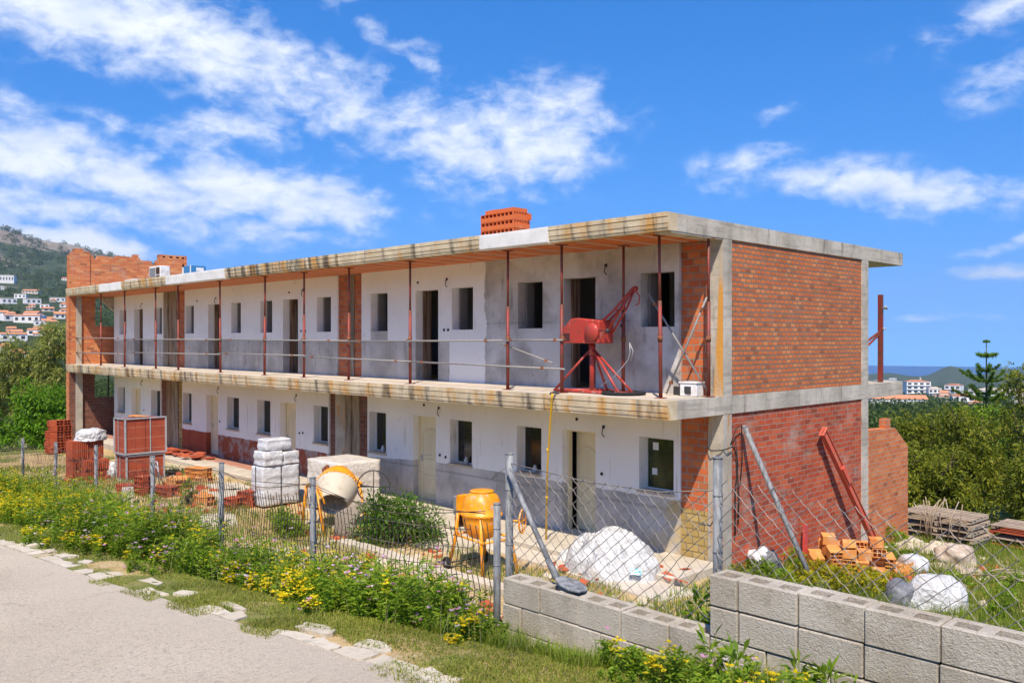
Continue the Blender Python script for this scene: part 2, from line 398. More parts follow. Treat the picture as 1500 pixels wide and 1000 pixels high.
MT['brick_infill'] = mat('brick_infill', lambda t: brickmat(t, .26, .135, [(.60, .15, .045), (.48, .105, .035), (.66, .21, .07)], (.40, .34, .27), .012, .02, .25))
MT['brick_tower'] = mat('brick_tower', lambda t: brickmat(t, .30, .10, [(.68, .20, .055), (.56, .14, .045), (.74, .28, .09)], (.50, .40, .30), .009, .03, .45))
MT['brick_garden'] = mat('brick_garden', lambda t: brickmat(t, .26, .105, [(.64, .185, .055), (.56, .145, .045), (.70, .25, .08)], (.56, .44, .33), .010, .03, .3))
MT['brick_dark'] = mat('brick_dark', lambda t: brickmat(t, .26, .13, [(.22, .075, .045), (.17, .06, .04), (.28, .1, .06)], (.22, .19, .16), .012, .03, .4))
MT['brick_yellowed'] = mat('brick_yellowed', lambda t: brickmat(t, .26, .14, [(.46, .32, .10), (.38, .25, .08), (.50, .36, .13)], (.30, .22, .10), .012, .03, .3, (.16, .10, .03)))
@dm('ceiling_tile')
def _(t):
    v = t.obj(); x, y, z = t.sep(v)
    c = t.mix(t.rng(t.noise(t.map(v, scale=(.6, 4, 1)), 2.2, 5, .6), .35, .65), (.66, .20, .05), (.50, .13, .04))
    jx = t.math('ABSOLUTE', t.sub(t.math('FRACT', t.add(t.mul(x, 1 / .72), t.mul(t.noise(v, 2, 3), .05))), .5)); c = t.mix(t.rng(jx, .415, .44), c, (.55, .43, .32))
    ty = t.math('ABSOLUTE', t.sub(t.math('FRACT', t.mul(y, 4.0)), .5)); c = t.mix(t.mul(t.rng(ty, .46, .49), .6), c, (.25, .09, .04))
    c = t.mix(t.mul(t.rng(t.noise(v, 1.3, 6, .6), .55, .75), .6), c, (.34, .22, .14))
    return dict(c=c, r=.9)
@dm('rusty_wood')
def _(t):
    v = t.obj(); vv = t.map(v, scale=(9, 9, .35)); c = t.ramp(t.noise(vv, 1.6, 6, .6), [(.30, (.07, .04, .028)), (.45, (.20, .10, .05)), (.55, (.34, .25, .16)), (.68, (.20, .085, .04)), (.8, (.09, .06, .045))])
    return dict(c=c, r=.9, bump=(t.noise(vv, 4, 5), .4, .02))
@dm('red_steel')
def _(t):
    v = t.obj(); c = t.mix(t.rng(t.noise(v, 5, 6, .65), .42, .60), (.25, .032, .022), (.14, .045, .025)); c = stain(t, c, v, 20, .6, .72, (.30, .24, .2), .6)
    return dict(c=c, r=.55, s=.5, bump=(t.noise(v, 60, 4), .2, .004))
@dm('red_paint')
def _(t):
    v = t.obj(); c = t.mix(t.rng(t.noise(v, 3, 6, .65), .42, .66), (.47, .045, .03), (.36, .05, .034)); c = stain(t, c, v, 9, .55, .66, (.20, .07, .04), .85); c = stain(t, c, t.map(v, scale=(1, 1, .3), loc=(1, 4, 0)), 14, .60, .68, (.48, .36, .30), .8)
    return dict(c=c, r=.45, s=.5, bump=(t.noise(v, 40, 4), .15, .005))
@dm('rust')
def _(t):
    v = t.obj(); return dict(c=t.ramp(t.noise(v, 14, 6, .65), [(.3, (.10, .035, .02)), (.55, (.25, .09, .04)), (.75, (.36, .2, .12))]), r=.85)
@dm('galvanised')
def _(t):
    v = t.obj(); c = t.mix(t.noise(v, 22, 4, .6), (.36, .38, .40), (.56, .58, .60)); c = stain(t, c, v, 6, .58, .72, (.28, .22, .17), .6)
    return dict(c=c, r=.5, m=.35, s=.5)
@dm('post_steel')
def _(t):
    v = t.obj(); c = t.mix(t.rng(t.noise(t.map(v, scale=(1, 1, .25)), 18, 6, .65), .35, .65), (.12, .128, .135), (.30, .305, .305)); c = stain(t, c, v, 12, .6, .72, (.22, .13, .08), .6)
    return dict(c=c, r=.7, m=.1, s=.4, bump=(t.noise(v, 50, 4), .2, .004))
@dm('wire')
def _(t):
    v = t.pos(); return dict(c=t.mix(t.rng(t.noise(v, 6, 4), .4, .6), (.17, .155, .14), (.30, .265, .23)), r=.6, m=.3)
@dm('mesh_wire')
def _(t):
    v = t.pos(); return dict(c=t.mix(t.rng(t.noise(v, 3, 4), .4, .6), (.04, .037, .034), (.17, .13, .09)), r=.7, m=.2)
@dm('mixer_orange')
def _(t):
    v = t.obj(); c = t.mix(t.rng(t.noise(v, 4, 6, .6), .4, .7), (.88, .36, .01), (.76, .24, .008)); c = stain(t, c, v, 7, .56, .68, (.47, .40, .32), .85); c = stain(t, c, t.map(v, loc=(3, 1, 2)), 3, .56, .7, (.55, .24, .06), .6); c = stain(t, c, t.map(v, scale=(1, 1, .3)), 16, .64, .74, (.22, .09, .03), .7)
    return dict(c=c, r=.42, s=.5, bump=(t.noise(v, 30, 4), .15, .006))
@dm('drum_cream')
def _(t):
    v = t.obj(); c = t.mix(t.noise(v, 4, 6), (.62, .55, .42), (.48, .42, .32)); c = stain(t, c, v, 8, .56, .7, (.30, .2, .12), .8)
    return dict(c=c, r=.75, bump=(t.noise(v, 20, 5), .4, .01))
@dm('cement_crust')
def _(t):
    v = t.obj(); c = t.mix(t.noise(v, 9, 6, .65), (.15, .115, .085), (.33, .28, .225)); return dict(c=c, r=.95, bump=(t.noise(v, 25, 6), .8, .02))
@dm('rubber')
def _(t): return dict(c=(.018, .018, .018), r=.8, bump=(t.noise(t.obj(), 40, 3), .3, .005))
@dm('dark_metal')
def _(t): return dict(c=t.mix(t.noise(t.obj(), 12, 4), (.03, .03, .032), (.09, .085, .08)), r=.6, m=.3)
@dm('grey_plastic')
def _(t): return dict(c=t.mix(t.noise(t.obj(), 6, 4), (.16, .17, .18), (.24, .25, .26)), r=.5)
@dm('white_plastic')
def _(t): return dict(c=t.mix(t.rng(t.noise(t.obj(), 6, 5), .45, .7), (.74, .73, .70), (.55, .52, .46)), r=.5)
@dm('door_cream')
def _(t):
    v = t.obj(); return dict(c=t.mix(t.rng(t.noise(v, 1.6, 5), .35, .7), (.80, .70, .45), (.72, .61, .38)), r=.5, s=.4, bump=(t.noise(t.map(v, scale=(30, 30, 3)), 2, 3), .08, .004))
@dm('frame_white')
def _(t): return dict(c=(.62, .62, .60), r=.4)
@dm('glass_dark')
def _(t): return dict(c=t.mix(t.rng(t.noise(t.obj(), 2, 4), .4, .7), (.010, .010, .009), (.030, .027, .022)), r=.12, s=.45)
@dm('glass_green')
def _(t):
    c = t.mix(t.rng(t.noise(t.map(t.obj(), scale=(1, 1, .7)), 3, 5), .4, .62), (.022, .033, .012), (.05, .065, .02)); return dict(c=c, r=.12, s=.5)
@dm('paper')
def _(t): return dict(c=t.mix(t.rng(t.vor(t.map(t.obj(), scale=(1, 1, 3)), 30), .25, .4), (.55, .55, .52), (.74, .74, .71)), r=.8)
@dm('sill_stone')
def _(t): return dict(c=t.mix(t.noise(t.obj(), 9, 5), (.42, .33, .24), (.56, .47, .36)), r=.8)
@dm('wire_black')
def _(t): return dict(c=(.03, .027, .025), r=.7)
def wrapm(t, a, b, crk=.05):
    v = t.obj(); n = t.noise(t.map(v, scale=(1, 1, 2.5)), 5, 8, .7, .8); c = t.mix(t.rng(n, .35, .65), a, b)
    c = stain(t, c, v, 3, .55, .72, (.42, .34, .24), .6); c = stain(t, c, v, 8, .62, .72, (.30, .26, .21), .5)
    wv_ = t.wobble(v, 2.2, .35, 3); e1 = t.math('MINIMUM', t.vor(wv_, 5.5, 'DISTANCE_TO_EDGE'), .25); e2 = t.math('MINIMUM', t.vor(t.wobble(v, 5, .15, 2), 13, 'DISTANCE_TO_EDGE'), .25)
    c = t.mix(t.mul(t.rng(t.noise(v, 4.5, 5, .7, 1.2), .5, .66), .35), c, t.vscale(c, .8))
    return dict(c=c, r=.36, s=.45, bump=(t.add(t.mul(n, .5), t.add(t.mul(e1, -1.6), t.mul(e2, -.6))), .9, crk))
MT['white_wrap'] = mat('white_wrap', lambda t: wrapm(t, (.46, .46, .455), (.62, .62, .61), .035))
MT['grey_wrap'] = mat('grey_wrap', lambda t: wrapm(t, (.50, .51, .53), (.66, .665, .67), .012))
MT['cream_wrap'] = mat('cream_wrap', lambda t: wrapm(t, (.56, .50, .43), (.70, .65, .58), .016))
@dm('grey_bag')
def _(t):
    v = t.obj(); n = t.noise(v, 6, 7, .65, .6); return dict(c=t.mix(t.rng(n, .35, .65), (.11, .115, .13), (.22, .23, .25)), r=.45, bump=(n, .8, .04))
@dm('brown_sheet')
def _(t):
    v = t.obj(); n = t.noise(v, 5, 7, .65, .5); return dict(c=t.mix(t.rng(n, .35, .65), (.34, .26, .19), (.54, .45, .36)), r=.85, bump=(n, .8, .04))
@dm('clay_red')
def _(t):
    v = t.obj(); c = t.mix(t.isl(), (.46, .10, .04), (.36, .07, .03)); c = stain(t, c, v, 4, .5, .75, (.50, .24, .15), .5); return dict(c=c, r=.9, bump=(t.noise(v, 30, 4), .3, .01))
@dm('clay_orange')
def _(t):
    v = t.obj(); c = t.mix(t.isl(), (.66, .17, .05), (.56, .115, .032)); c = stain(t, c, v, 6, .56, .75, (.64, .34, .2), .4); return dict(c=c, r=.9, bump=(t.noise(v, 30, 4), .3, .01))
@dm('clay_pale')
def _(t):
    v = t.obj(); c = t.mix(t.isl(), (.66, .31, .085), (.56, .20, .055)); c = stain(t, c, v, 4, .5, .7, (.74, .55, .32), .6); return dict(c=c, r=.9, bump=(t.noise(v, 30, 4), .3, .01))
@dm('panel_red')
def _(t):
    v = t.obj(); c = t.mix(t.rng(t.noise(v, 3, 6, .6), .35, .7), (.36, .075, .035), (.27, .055, .03))
    z = t.sep(v)[2]; ln = t.math('ABSOLUTE', t.sub(t.math('FRACT', t.mul(z, 3.1)), .5)); c = t.mix(t.mul(t.rng(ln, .45, .5), .55), c, (.52, .28, .18)); return dict(c=c, r=.85, bump=(t.noise(v, 20, 4), .3, .01))
@dm('old_wood')
def _(t):
    v = t.obj(); c = t.mix(t.isl(), (.50, .41, .30), (.38, .30, .225)); c = t.mix(t.rng(t.noise(t.map(v, scale=(2, 14, 14)), 2, 6, .6), .4, .7), c, (.25, .19, .14)); return dict(c=c, r=.9, bump=(t.noise(t.map(v, scale=(2, 20, 20)), 3, 4), .4, .01))
@dm('block')
def _(t):
    v = t.obj(); c = t.mix(t.isl(), (.62, .555, .455), (.52, .46, .37)); c = t.mix(t.rng(t.noise(v, 2.2, 6, .6), .4, .7), c, (.44, .375, .285)); c = stain(t, c, v, 5, .56, .72, (.34, .29, .21), .75); c = stain(t, c, t.map(v, scale=(1.2, 1, .6), loc=(2, 0, 4)), 1.6, .52, .70, (.27, .235, .18), .6)
    pit = t.rng(t.noise(v, 44, 5, .8), .54, .64); c = t.mix(t.mul(pit, .6), c, (.24, .20, .155)); pit2 = t.rng(t.vor(v, 48), .05, .22); c = t.mix(t.mul(t.sub(1.0, pit2), .3), c, (.56, .50, .41))
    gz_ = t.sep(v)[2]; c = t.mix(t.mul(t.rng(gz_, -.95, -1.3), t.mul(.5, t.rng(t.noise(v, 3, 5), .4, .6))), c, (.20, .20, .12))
    return dict(c=c, r=.95, bump=(t.add(t.noise(v, 60, 6, .7), t.mul(t.noise(v, 140, 3), .5)), 1.0, .013))
@dm('asphalt')
def _(t):
    v = t.obj(); y = t.sep(v)[1]
    c = t.mix(t.rng(t.noise(v, .45, 6, .6), .3, .7), (.56, .46, .33), (.66, .555, .41)); c = t.mix(t.mul(t.rng(t.noise(v, 24, 6, .85), .48, .64), .6), c, (.27, .225, .185)); c = t.mix(t.mul(t.rng(t.noise(v, 38, 4, .8), .54, .66), .6), c, (.78, .71, .61)); c = stain(t, c, t.map(v, scale=(.4, 1.4, 1)), .9, .55, .75, (.38, .33, .28), .45)
    c = t.mix(t.mul(t.rng(t.add(y, t.mul(t.noise(v, .7, 4), .9)), -9.1, -8.4), .55), c, (.60, .51, .39))
    crk = t.vor(t.wobble(v, 1.7, .7, 5), .28, 'DISTANCE_TO_EDGE'); c = t.mix(t.mul(t.rng(crk, .006, .002), t.mul(t.gt(t.noise(v, .6, 2), .54), .28)), c, (.20, .17, .13))
    return dict(c=c, r=.95, bump=(t.add(t.noise(v, 60, 5, .75), t.mul(t.noise(v, 9, 4), .4)), 1.0, .02))
@dm('paving')
def _(t):
    v = t.obj(); c = t.mix(t.isl(), (.62, .54, .42), (.52, .45, .34)); c = stain(t, c, v, 7, .5, .7, (.30, .27, .2), .6); return dict(c=c, r=.95, bump=(t.noise(v, 30, 6), .6, .015))
@dm('terrace_floor')
def _(t):
    v = t.obj(); x, y, z = t.sep(v); c = t.mix(t.rng(t.noise(v, 1.6, 6, .6), .35, .7), (.55, .49, .39), (.44, .38, .29))
    tl, f = t.brick(v, .3, .3, (.42, .13, .07), (.33, .10, .055), (.45, .36, .28), .012, .1)
    m = t.mul(t.mul(t.gt(-12.5, t.add(x, t.mul(t.noise(v, 1.2, 4), 4))), t.gt(y, t.add(.85, t.mul(t.noise(v, 2, 4), .4)))), .85); c = t.mix(m, c, tl)
    return dict(c=c, r=.92, bump=(t.noise(v, 12, 5), .3, .01))
@dm('balcony_floor')
def _(t):
    v = t.obj(); c = t.mix(t.rng(t.noise(v, 1.3, 6, .6), .35, .7), (.60, .53, .43), (.50, .43, .34)); c = stain(t, c, v, 4, .6, .72, (.30, .24, .18), .6); return dict(c=c, r=.92, bump=(t.noise(v, 12, 5), .3, .01))
@dm('ground')
def _(t):
    v = t.obj(); x, y, z = t.sep(v)
    soil = t.mix(t.rng(t.noise(v, 1.1, 6, .65), .35, .68), (.56, .40, .185), (.43, .28, .12))
    soil = t.mix(t.mul(t.rng(t.noise(v, 14, 5, .7), .5, .72), .6), soil, (.60, .52, .38)); soil = t.mix(t.mul(t.rng(t.vor(v, 26), .28, .12), .4), soil, (.62, .57, .48))
    pale = t.rng(t.noise(t.map(v, loc=(3, 9, 0)), .42, 5, .6), .56, .66); soil = t.mix(t.mul(pale, .6), soil, (.60, .55, .47))
    green = t.mix(t.rng(t.noise(v, 6, 5, .7), .35, .7), (.12, .16, .022), (.28, .24, .08))
    n = t.noise(v, .55, 6, .62)
    vg = t.mul(t.rng(y, -5.1, -5.9), t.rng(x, 8, 4)); verge = t.math('MAXIMUM', vg, t.rng(y, -6.6, -7.2)); right = t.mul(t.rng(x, -.4, .6), t.rng(y, .6, 1.6)); left = t.rng(x, -23, -31); back = t.rng(y, 9, 12)
    bias = t.math('MAXIMUM', t.math('MAXIMUM', t.mul(verge, .20), t.mul(right, .20)), t.math('MAXIMUM', t.mul(left, .3), t.mul(back, .4)))
    c = t.mix(t.rng(t.add(n, bias), .60, .70), soil, green)
    return dict(c=c, r=.97, bump=(t.add(t.noise(v, 22, 6, .7), t.mul(t.noise(v, 4, 4), .8)), .7, .04))
@dm('hills')
def _(t):
    v = t.obj(); x, y, z = t.sep(v)
    wood = t.mix(t.rng(t.noise(v, .05, 6, .65), .35, .65), (.032, .058, .018), (.075, .105, .03)); wood = t.mix(t.rng(t.noise(v, .22, 5, .7), .5, .7), wood, (.022, .042, .014))
    rock = t.mix(t.rng(t.noise(v, .03, 7, .7), .35, .65), (.26, .205, .145), (.36, .30, .225))
    hi = t.rng(z, 85, 190); m = t.mul(t.rng(t.add(t.noise(v, .0085, 7, .66), t.mul(hi, .20)), .545, .66), t.rng(z, 12, 45))
    return dict(c=t.mix(m, wood, rock), r=1.0, bump=(t.noise(v, .12, 7, .7), 1.0, 6.0))
@dm('sea')
def _(t):
    v = t.obj(); return dict(c=t.mix(t.noise(t.map(v, scale=(.004, .0009, 1)), 1, 5), (.008, .085, .27), (.012, .115, .32)), r=.5, s=.25, bump=(t.noise(v, .08, 4), .15, 1.0))
def leafm(t, cols, tl=.42):
    i = t.isl(); c = t.ramp(i, [(0, cols[0]), (.5, cols[1]), (1, cols[2])]); v = t.pos()
    c = t.mix(t.rng(t.noise(v, 1.2, 3), .35, .7), c, t.vscale(c, .7)); return dict(c=c, r=.6, s=.25, tl=t.vscale(c, 1.3), tlf=tl)
LEAF = dict(weed=[(.12, .22, .012), (.20, .33, .018), (.34, .43, .04)], grass=[(.17, .23, .02), (.29, .33, .04), (.44, .38, .11)], yardgrass=[(.13, .22, .016), (.22, .31, .025), (.34, .34, .07)],
    hedge=[(.075, .20, .010), (.14, .30, .014), (.23, .40, .022)], olive=[(.18, .22, .04), (.30, .34, .07), (.42, .43, .12)], gold=[(.10, .14, .014), (.20, .24, .02), (.36, .36, .035)],
    shrub=[(.05, .12, .016), (.09, .19, .02), (.17, .29, .03)], pine=[(.09, .19, .03), (.16, .28, .035), (.25, .36, .05)], wood=[(.035, .072, .018), (.065, .115, .024), (.13, .17, .034)],
    yellow=[(.80, .58, .008), (.86, .70, .015), (.70, .58, .02)], pink=[(.58, .16, .38), (.74, .46, .64), (.80, .72, .76)], goldweed=[(.34, .32, .012), (.52, .45, .012), (.22, .28, .02)])
for k, cs in LEAF.items(): MT['leaf_' + k] = mat('leaf_' + k, lambda t, cs=cs: leafm(t, cs))
@dm('bark')
def _(t):
    v = t.obj(); return dict(c=t.mix(t.noise(t.map(v, scale=(1, 1, .25)), 14, 5), (.06, .045, .03), (.17, .13, .09)), r=.95, bump=(t.noise(t.map(v, scale=(1, 1, .25)), 20, 4), .6, .02))
@dm('house_white')
def _(t): return dict(c=t.mix(t.orand(), (.72, .69, .65), (.80, .79, .77)), r=.9)
@dm('house_cream')
def _(t): return dict(c=(.66, .56, .45), r=.9)
@dm('roof_orange')
def _(t): return dict(c=t.mix(t.noise(t.obj(), 1.5, 4), (.52, .20, .09), (.60, .29, .15)), r=.9)
@dm('window_dark')
def _(t): return dict(c=(.05, .055, .06), r=.3)
@dm('blue_paint')
def _(t): return dict(c=t.mix(t.noise(t.obj(), 5, 4), (.03, .16, .36), (.05, .22, .44)), r=.5)
@dm('yellow_plastic')
def _(t): return dict(c=t.mix(t.noise(t.obj(), 5, 3), (.80, .50, .03), (.72, .42, .03)), r=.5)
@dm('copper_wrap')
def _(t): return dict(c=(.6, .35, .2), r=.6)
@dm('cyan_label')
def _(t): return dict(c=t.mix(t.rng(t.noise(t.obj(), 22, 3), .45, .55), (.75, .80, .82), (.10, .50, .66)), r=.6)

@dm('tube_grey')
def _(t):
    v = t.obj(); c = t.mix(t.noise(v, 12, 4, .6), (.20, .19, .18), (.36, .35, .33)); c = stain(t, c, v, 5, .56, .7, (.25, .13, .07), .7)
    return dict(c=c, r=.6, m=.1)
@dm('red_faded')
def _(t):
    v = t.obj(); c = t.mix(t.rng(t.noise(v, 3, 6, .65), .4, .66), (.60, .10, .06), (.50, .15, .09)); c = stain(t, c, v, 9, .56, .68, (.35, .14, .08), .7); return dict(c=c, r=.7, bump=(t.noise(v, 40, 4), .15, .005))

MT['leaf_straw'] = mat('leaf_straw', lambda t: leafm(t, [(.42, .34, .15), (.52, .44, .22), (.30, .30, .10)]))

@dm('column_dark')
def _(t):
    v = t.obj(); vv = t.map(v, scale=(3, 3, .45)); c = t.ramp(t.noise(vv, 1.5, 7, .65), [(.3, (.09, .065, .045)), (.46, (.24, .18, .12)), (.58, (.36, .29, .20)), (.72, (.20, .12, .06))]); c = stain(t, c, vv, 3.1, .55, .68, (.50, .44, .34), .6)
    return dict(c=c, r=.92, bump=(t.noise(v, 18, 6), .5, .02))
# ------------------------------------------------------------------ lie of the land
def lerp(a,b,t): return a+(b-a)*t
def sstep(a,b,x):
    t=max(0.,min(1.,(x-a)/(b-a))); return t*t*(3-2*t)
def pw(pts,x):
    if x<=pts[0][0]: return pts[0][1]
    for (a,u),(b,v) in zip(pts,pts[1:]):
        if x<=b: return u+(v-u)*(x-a)/(b-a)
    return pts[-1][1]
ROADZ=[(-200,-12.5),(-60,-5.9),(-30,-3.75),(-4.8,-1.77),(-1.05,-1.5),(4.5,-1.0),(10,-.5),(25,.7),(60,3)]
FENZ=[(-200,-12.5),(-60,-5.9),(-30,-3.7),(-14,-2.85),(-.5,-2.1),(3.5,-1.4),(5.5,-1.15),(8,-.95),(25,.3),(60,3)]
FENY=[(-30,-5.0),(-14,-5.7),(3.5,-7.15),(60,-7.15)]
PROFL=[(40,-4.3),(80,-6.5),(150,-5.5),(300,1),(500,16),(800,47),(1100,88),(1600,182),(2000,150),(4000,0)]
PROFR=[(40,-6.0),(100,-9.5),(300,-23),(600,-39),(1000,-56),(1500,-76),(2000,-92),(2500,-96),(2700,-142),(4000,-170)]
def near(X,Y):
    zr=pw(ROADZ,X); zf=pw(FENZ,X); fy=pw(FENY,X)
    ya=-3.2-.085*max(0,Y-1)*sstep(-6,0,X)-.05*max(0,-28-X)-.0*max(0,X)
    ya=max(ya,-6.5)
    e=-8.75
    if Y<=e: return zr
    if Y<=fy: return lerp(zr,zf,sstep(e+.5,fy,Y)*.85+.15*(Y-e)/(fy-e))
    if X>3.4:
        if Y<fy+.3: return zf
        return lerp(zf-.9 if X<14 else zf,ya,sstep(fy+.3,fy+3.2,Y))
    return lerp(zf,ya,sstep(fy,fy+2.6,Y))
def far(X,Y):
    dx,dy=X-CX,Y-CY; r=math.hypot(dx,dy)
    a=math.degrees(math.atan2(dx*RT[0]+dy*RT[1],dx*FW[0]+dy*FW[1]))
    t=sstep(-17,8,a) if a<90 else 1-sstep(100,160,a)
    zl=pw(PROFL,r)
    # ridge falls to the right
    k=1-.030*max(-6,(a+30.8))*1.0
    k=max(.35,min(1.15,k))
    if zl>0: zl*=lerp(1,k,sstep(300,1500,r))
    zr=pw(PROFR,r)
    return lerp(zl,zr,t),r
def gz(X,Y):
    f,r=far(X,Y); n=near(X,Y)
    return lerp(n,f,sstep(32,62,r))

FW, RT = (FWX, FWY), (RTX, RTY)
# ------------------------------------------------------------------ the unfinished building (X along the facade, Y into depth, z=0 the balcony floor)
XL, ZR, ZC, ZS = -30.75, 3.20, 2.89, -.33
B = thing('unfinished_building', (0, 0, 0), 'long two storey building shell with white facade, open balcony and bare brick end walls', 'building')
U = [(-29.36, -28.59, 1.27, 2.30), (-27.75, -26.82, .01, 2.30), (-25.68, -24.93, 1.27, 2.30), (-22.80, -22.08, 1.27, 2.30), (-20.91, -20.01, .01, 2.30), (-19.16, -18.46, 1.27, 2.30),
     (-17.13, -16.36, 1.27, 2.30), (-15.69, -14.79, .01, 2.30), (-13.73, -12.96, 1.27, 2.30), (-10.99, -10.21, 1.27, 2.30), (-9.00, -8.09, .01, 2.30), (-7.57, -6.79, 1.28, 2.31), (-5.27, -4.50, 1.29, 2.33), (-3.88, -2.99, .01, 2.35), (-1.83, -1.03, 1.29, 2.35)]
LW = [(-29.56, -28.75, -2.04, -.96), (-26.0, -25.09, -2.04, -.95), (-23.04, -22.28, -2.06, -.93), (-19.48, -18.60, -2.02, -.92), (-17.34, -16.48, -2.02, -.91), (-13.9, -13.12, -2.02, -.91), (-11.06, -10.28, -2.02, -.92), (-7.64, -6.83, -2.0, -.91), (-5.31, -4.54, -1.95, -.90), (-1.87, -1.05, -1.93, -.87)]
LD = [(-28.02, -27.05, -3.05, -.96), (-21.06, -20.14, -3.05, -.93), (-15.87, -14.92, -3.05, -.92), (-9.11, -8.19, -3.05, -.90), (-3.92, -2.99, -3.05, -.88)]
Y0, Y1 = 1.70, 1.98
for (a, b) in [(-29.97, -24.84), (-22.86, -12.62), (-11.42, -.93)]:
    o = MB().wall(a, b, 0.0, 2.886, Y0, Y1, [h for h in U if a < h[0] < b]).build('facade_wall', MT['plaster_upper'], B)
    if b > -1: o['label'] = 'upper facade stretch, white plaster left and raw grey render right'
for (a, b) in [(-29.97, -25.05), (-23.09, -13.08), (-11.14, -.90)]: MB().wall(a, b, -3.45, -.336, Y0, Y1, [h for h in LW + LD if a < h[0] < b]).build('facade_wall', MT['plaster_lower'], B)
# pillars left bare between the flats
def strip(name, x0, x1, z0, z1, m, y0=1.74, y1=1.97): return MB().box(x0, x1, y0, y1, z0, z1).build(name, MT[m], B)
for (a, b, c, m, y) in [(-24.84, -24.45, 'concrete_column', 'column_dark', 1.73), (-24.44, -23.98, 'timber_plank', 'rusty_wood', 1.76), (-23.97, -23.45, 'concrete_column', 'column_dark', 1.72), (-23.44, -22.86, 'brick_infill', 'brick_infill', 1.75)]:
    strip(c, a, b, 0.0, 2.885, m, y)
strip('brick_infill', -12.62, -12.14, 0.0, 2.885, 'brick_infill', 1.75); strip('concrete_column', -12.13, -11.82, 0.0, 2.885, 'column_dark', 1.72); strip('brick_infill', -11.81, -11.42, 0.0, 2.885, 'brick_infill', 1.75)
for (a, b, c, m, y) in [(-25.05, -24.62, 'brick_infill', 'brick_dark', 1.75), (-24.61, -24.1, 'timber_plank', 'rusty_wood', 1.74), (-24.09, -23.5, 'concrete_column', 'column_dark', 1.72), (-23.49, -23.09, 'brick_infill', 'brick_yellowed', 1.75),
                        (-13.08, -12.82, 'brick_infill', 'brick_dark', 1.76), (-12.81, -12.25, 'concrete_column', 'column_concrete', 1.75), (-12.24, -11.95, 'concrete_column', 'column_dark', 1.70), (-11.94, -11.58, 'concrete_column', 'column_dark', 1.74), (-11.57, -11.14, 'brick_infill', 'brick_dark', 1.76)]:
    strip(c, a, b, -3.4, -.336, m, y)
# the corner: brick panel and column
strip('brick_infill', -.93, -.32, 0, 2.885, 'brick_infill', 1.78); strip('concrete_column', -.60, -.325, 0, 2.884, 'column_concrete', 1.83)
b_ = strip('brick_infill', -.90, -.33, -2.15, -.336, 'brick_infill', 1.74); strip('brick_infill', -.90, -.33, -3.5, -2.15, 'brick_yellowed', 1.74)['label'] = 'yellowed brickwork below the red brick at the corner'
MB().box(-.32, -.004, 1.76, 2.05, 0, 2.888).build('corner_column', MT['concrete'], B)
MB().prism([(-.20, 0), (-.008, 0), (-.008, 2.6), (-.03, 2.75), (-.09, 2.3), (-.13, 1.2), (-.18, .6)], 'y', 1.752, 1.758).build('stained_render', MT['orange_stain_concrete'], B)['label'] = 'orange stained patch on the front of the corner column'
MB().box(-.33, -.004, 1.76, 2.05, -4.3, -.335).build('corner_column', MT['column_concrete'], B)
MB().box(-.3, -.003, 7.70, 8.03, 0, 2.888).build('rear_column', MT['concrete'], B); MB().box(-.3, -.003, 7.70, 8.03, -5, -.335).build('rear_column', MT['concrete'], B)
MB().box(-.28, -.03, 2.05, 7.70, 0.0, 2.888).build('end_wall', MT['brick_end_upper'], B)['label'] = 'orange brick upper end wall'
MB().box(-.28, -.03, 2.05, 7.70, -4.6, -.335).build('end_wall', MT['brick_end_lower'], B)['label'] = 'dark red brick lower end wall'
# slabs
MB().box(XL, 0, .30, 10.06, ZC, ZR).build('roof_slab', MT['concrete'], B); MB().box(XL, 0, .30, 10.06, ZS, 0).build('balcony_slab', MT['concrete'], B)
MB().box(XL + .02, -.25, .012, 1.70, .002, .006).build('balcony_floor', MT['balcony_floor'], B)
MB().box(-30.4, -.35, .20, 1.70, ZC - .012, ZC - .003).build('ceiling', MT['ceiling_tile'], B)
MB().box(-.35, -.01, .14, 1.75, ZC - .03, ZC - .001).build('edge_beam', MT['concrete'], B)
def profile(zt, zb):
    h = zt - zb
    return [(.30, zt), (.0, zt), (.0, zt - .24 * h), (.022, zt - .25 * h), (.022, zt - .29 * h), (.004, zt - .31 * h), (.010, zt - .60 * h), (.030, zt - .61 * h), (.030, zt - .65 * h), (.014, zt - .67 * h), (.022, zt - .84 * h), (.034, zt - .86 * h), (.040, zt - .98 * h), (.060, zb), (.30, zb)]
def cornice_seg(x0, x1, zt, zb, m, flat=False):
    mb = MB(); n = max(2, int((x1 - x0) / .35)); pr = profile(zt, zb) if not flat else [(.30, zt), (-.006, zt), (-.010, zt - .05), (-.006, zb + .02), (.02, zb - .004), (.30, zb - .001)]
    rings = []
    for i in range(n + 1):
        x = x0 + (x1 - x0) * i / n; j = 0 if i in (0, n) else 1
        rings.append([(x, y + j * (mnoise.noise((x * 2.1, z * 9, y * 3)) * .007 if y < .29 else 0), z + j * (mnoise.noise((x * 1.3, z * 5 + 3, 2)) * .008 if y < .29 and (z > zt - .01) else 0)) for (y, z) in pr])
    vs = [v for r_ in rings for v in r_]; k = len(pr); fs = [tuple(range(k)), tuple(range(n * k + k - 1, n * k - 1, -1))]
    for i in range(n):
        for q in range(k): fs.append((i * k + q, (i + 1) * k + q, (i + 1) * k + (q + 1) % k, i * k + (q + 1) % k))
    mb.add(vs, fs); o = mb.build('cornice', MT[m], B, fixn=True); return o
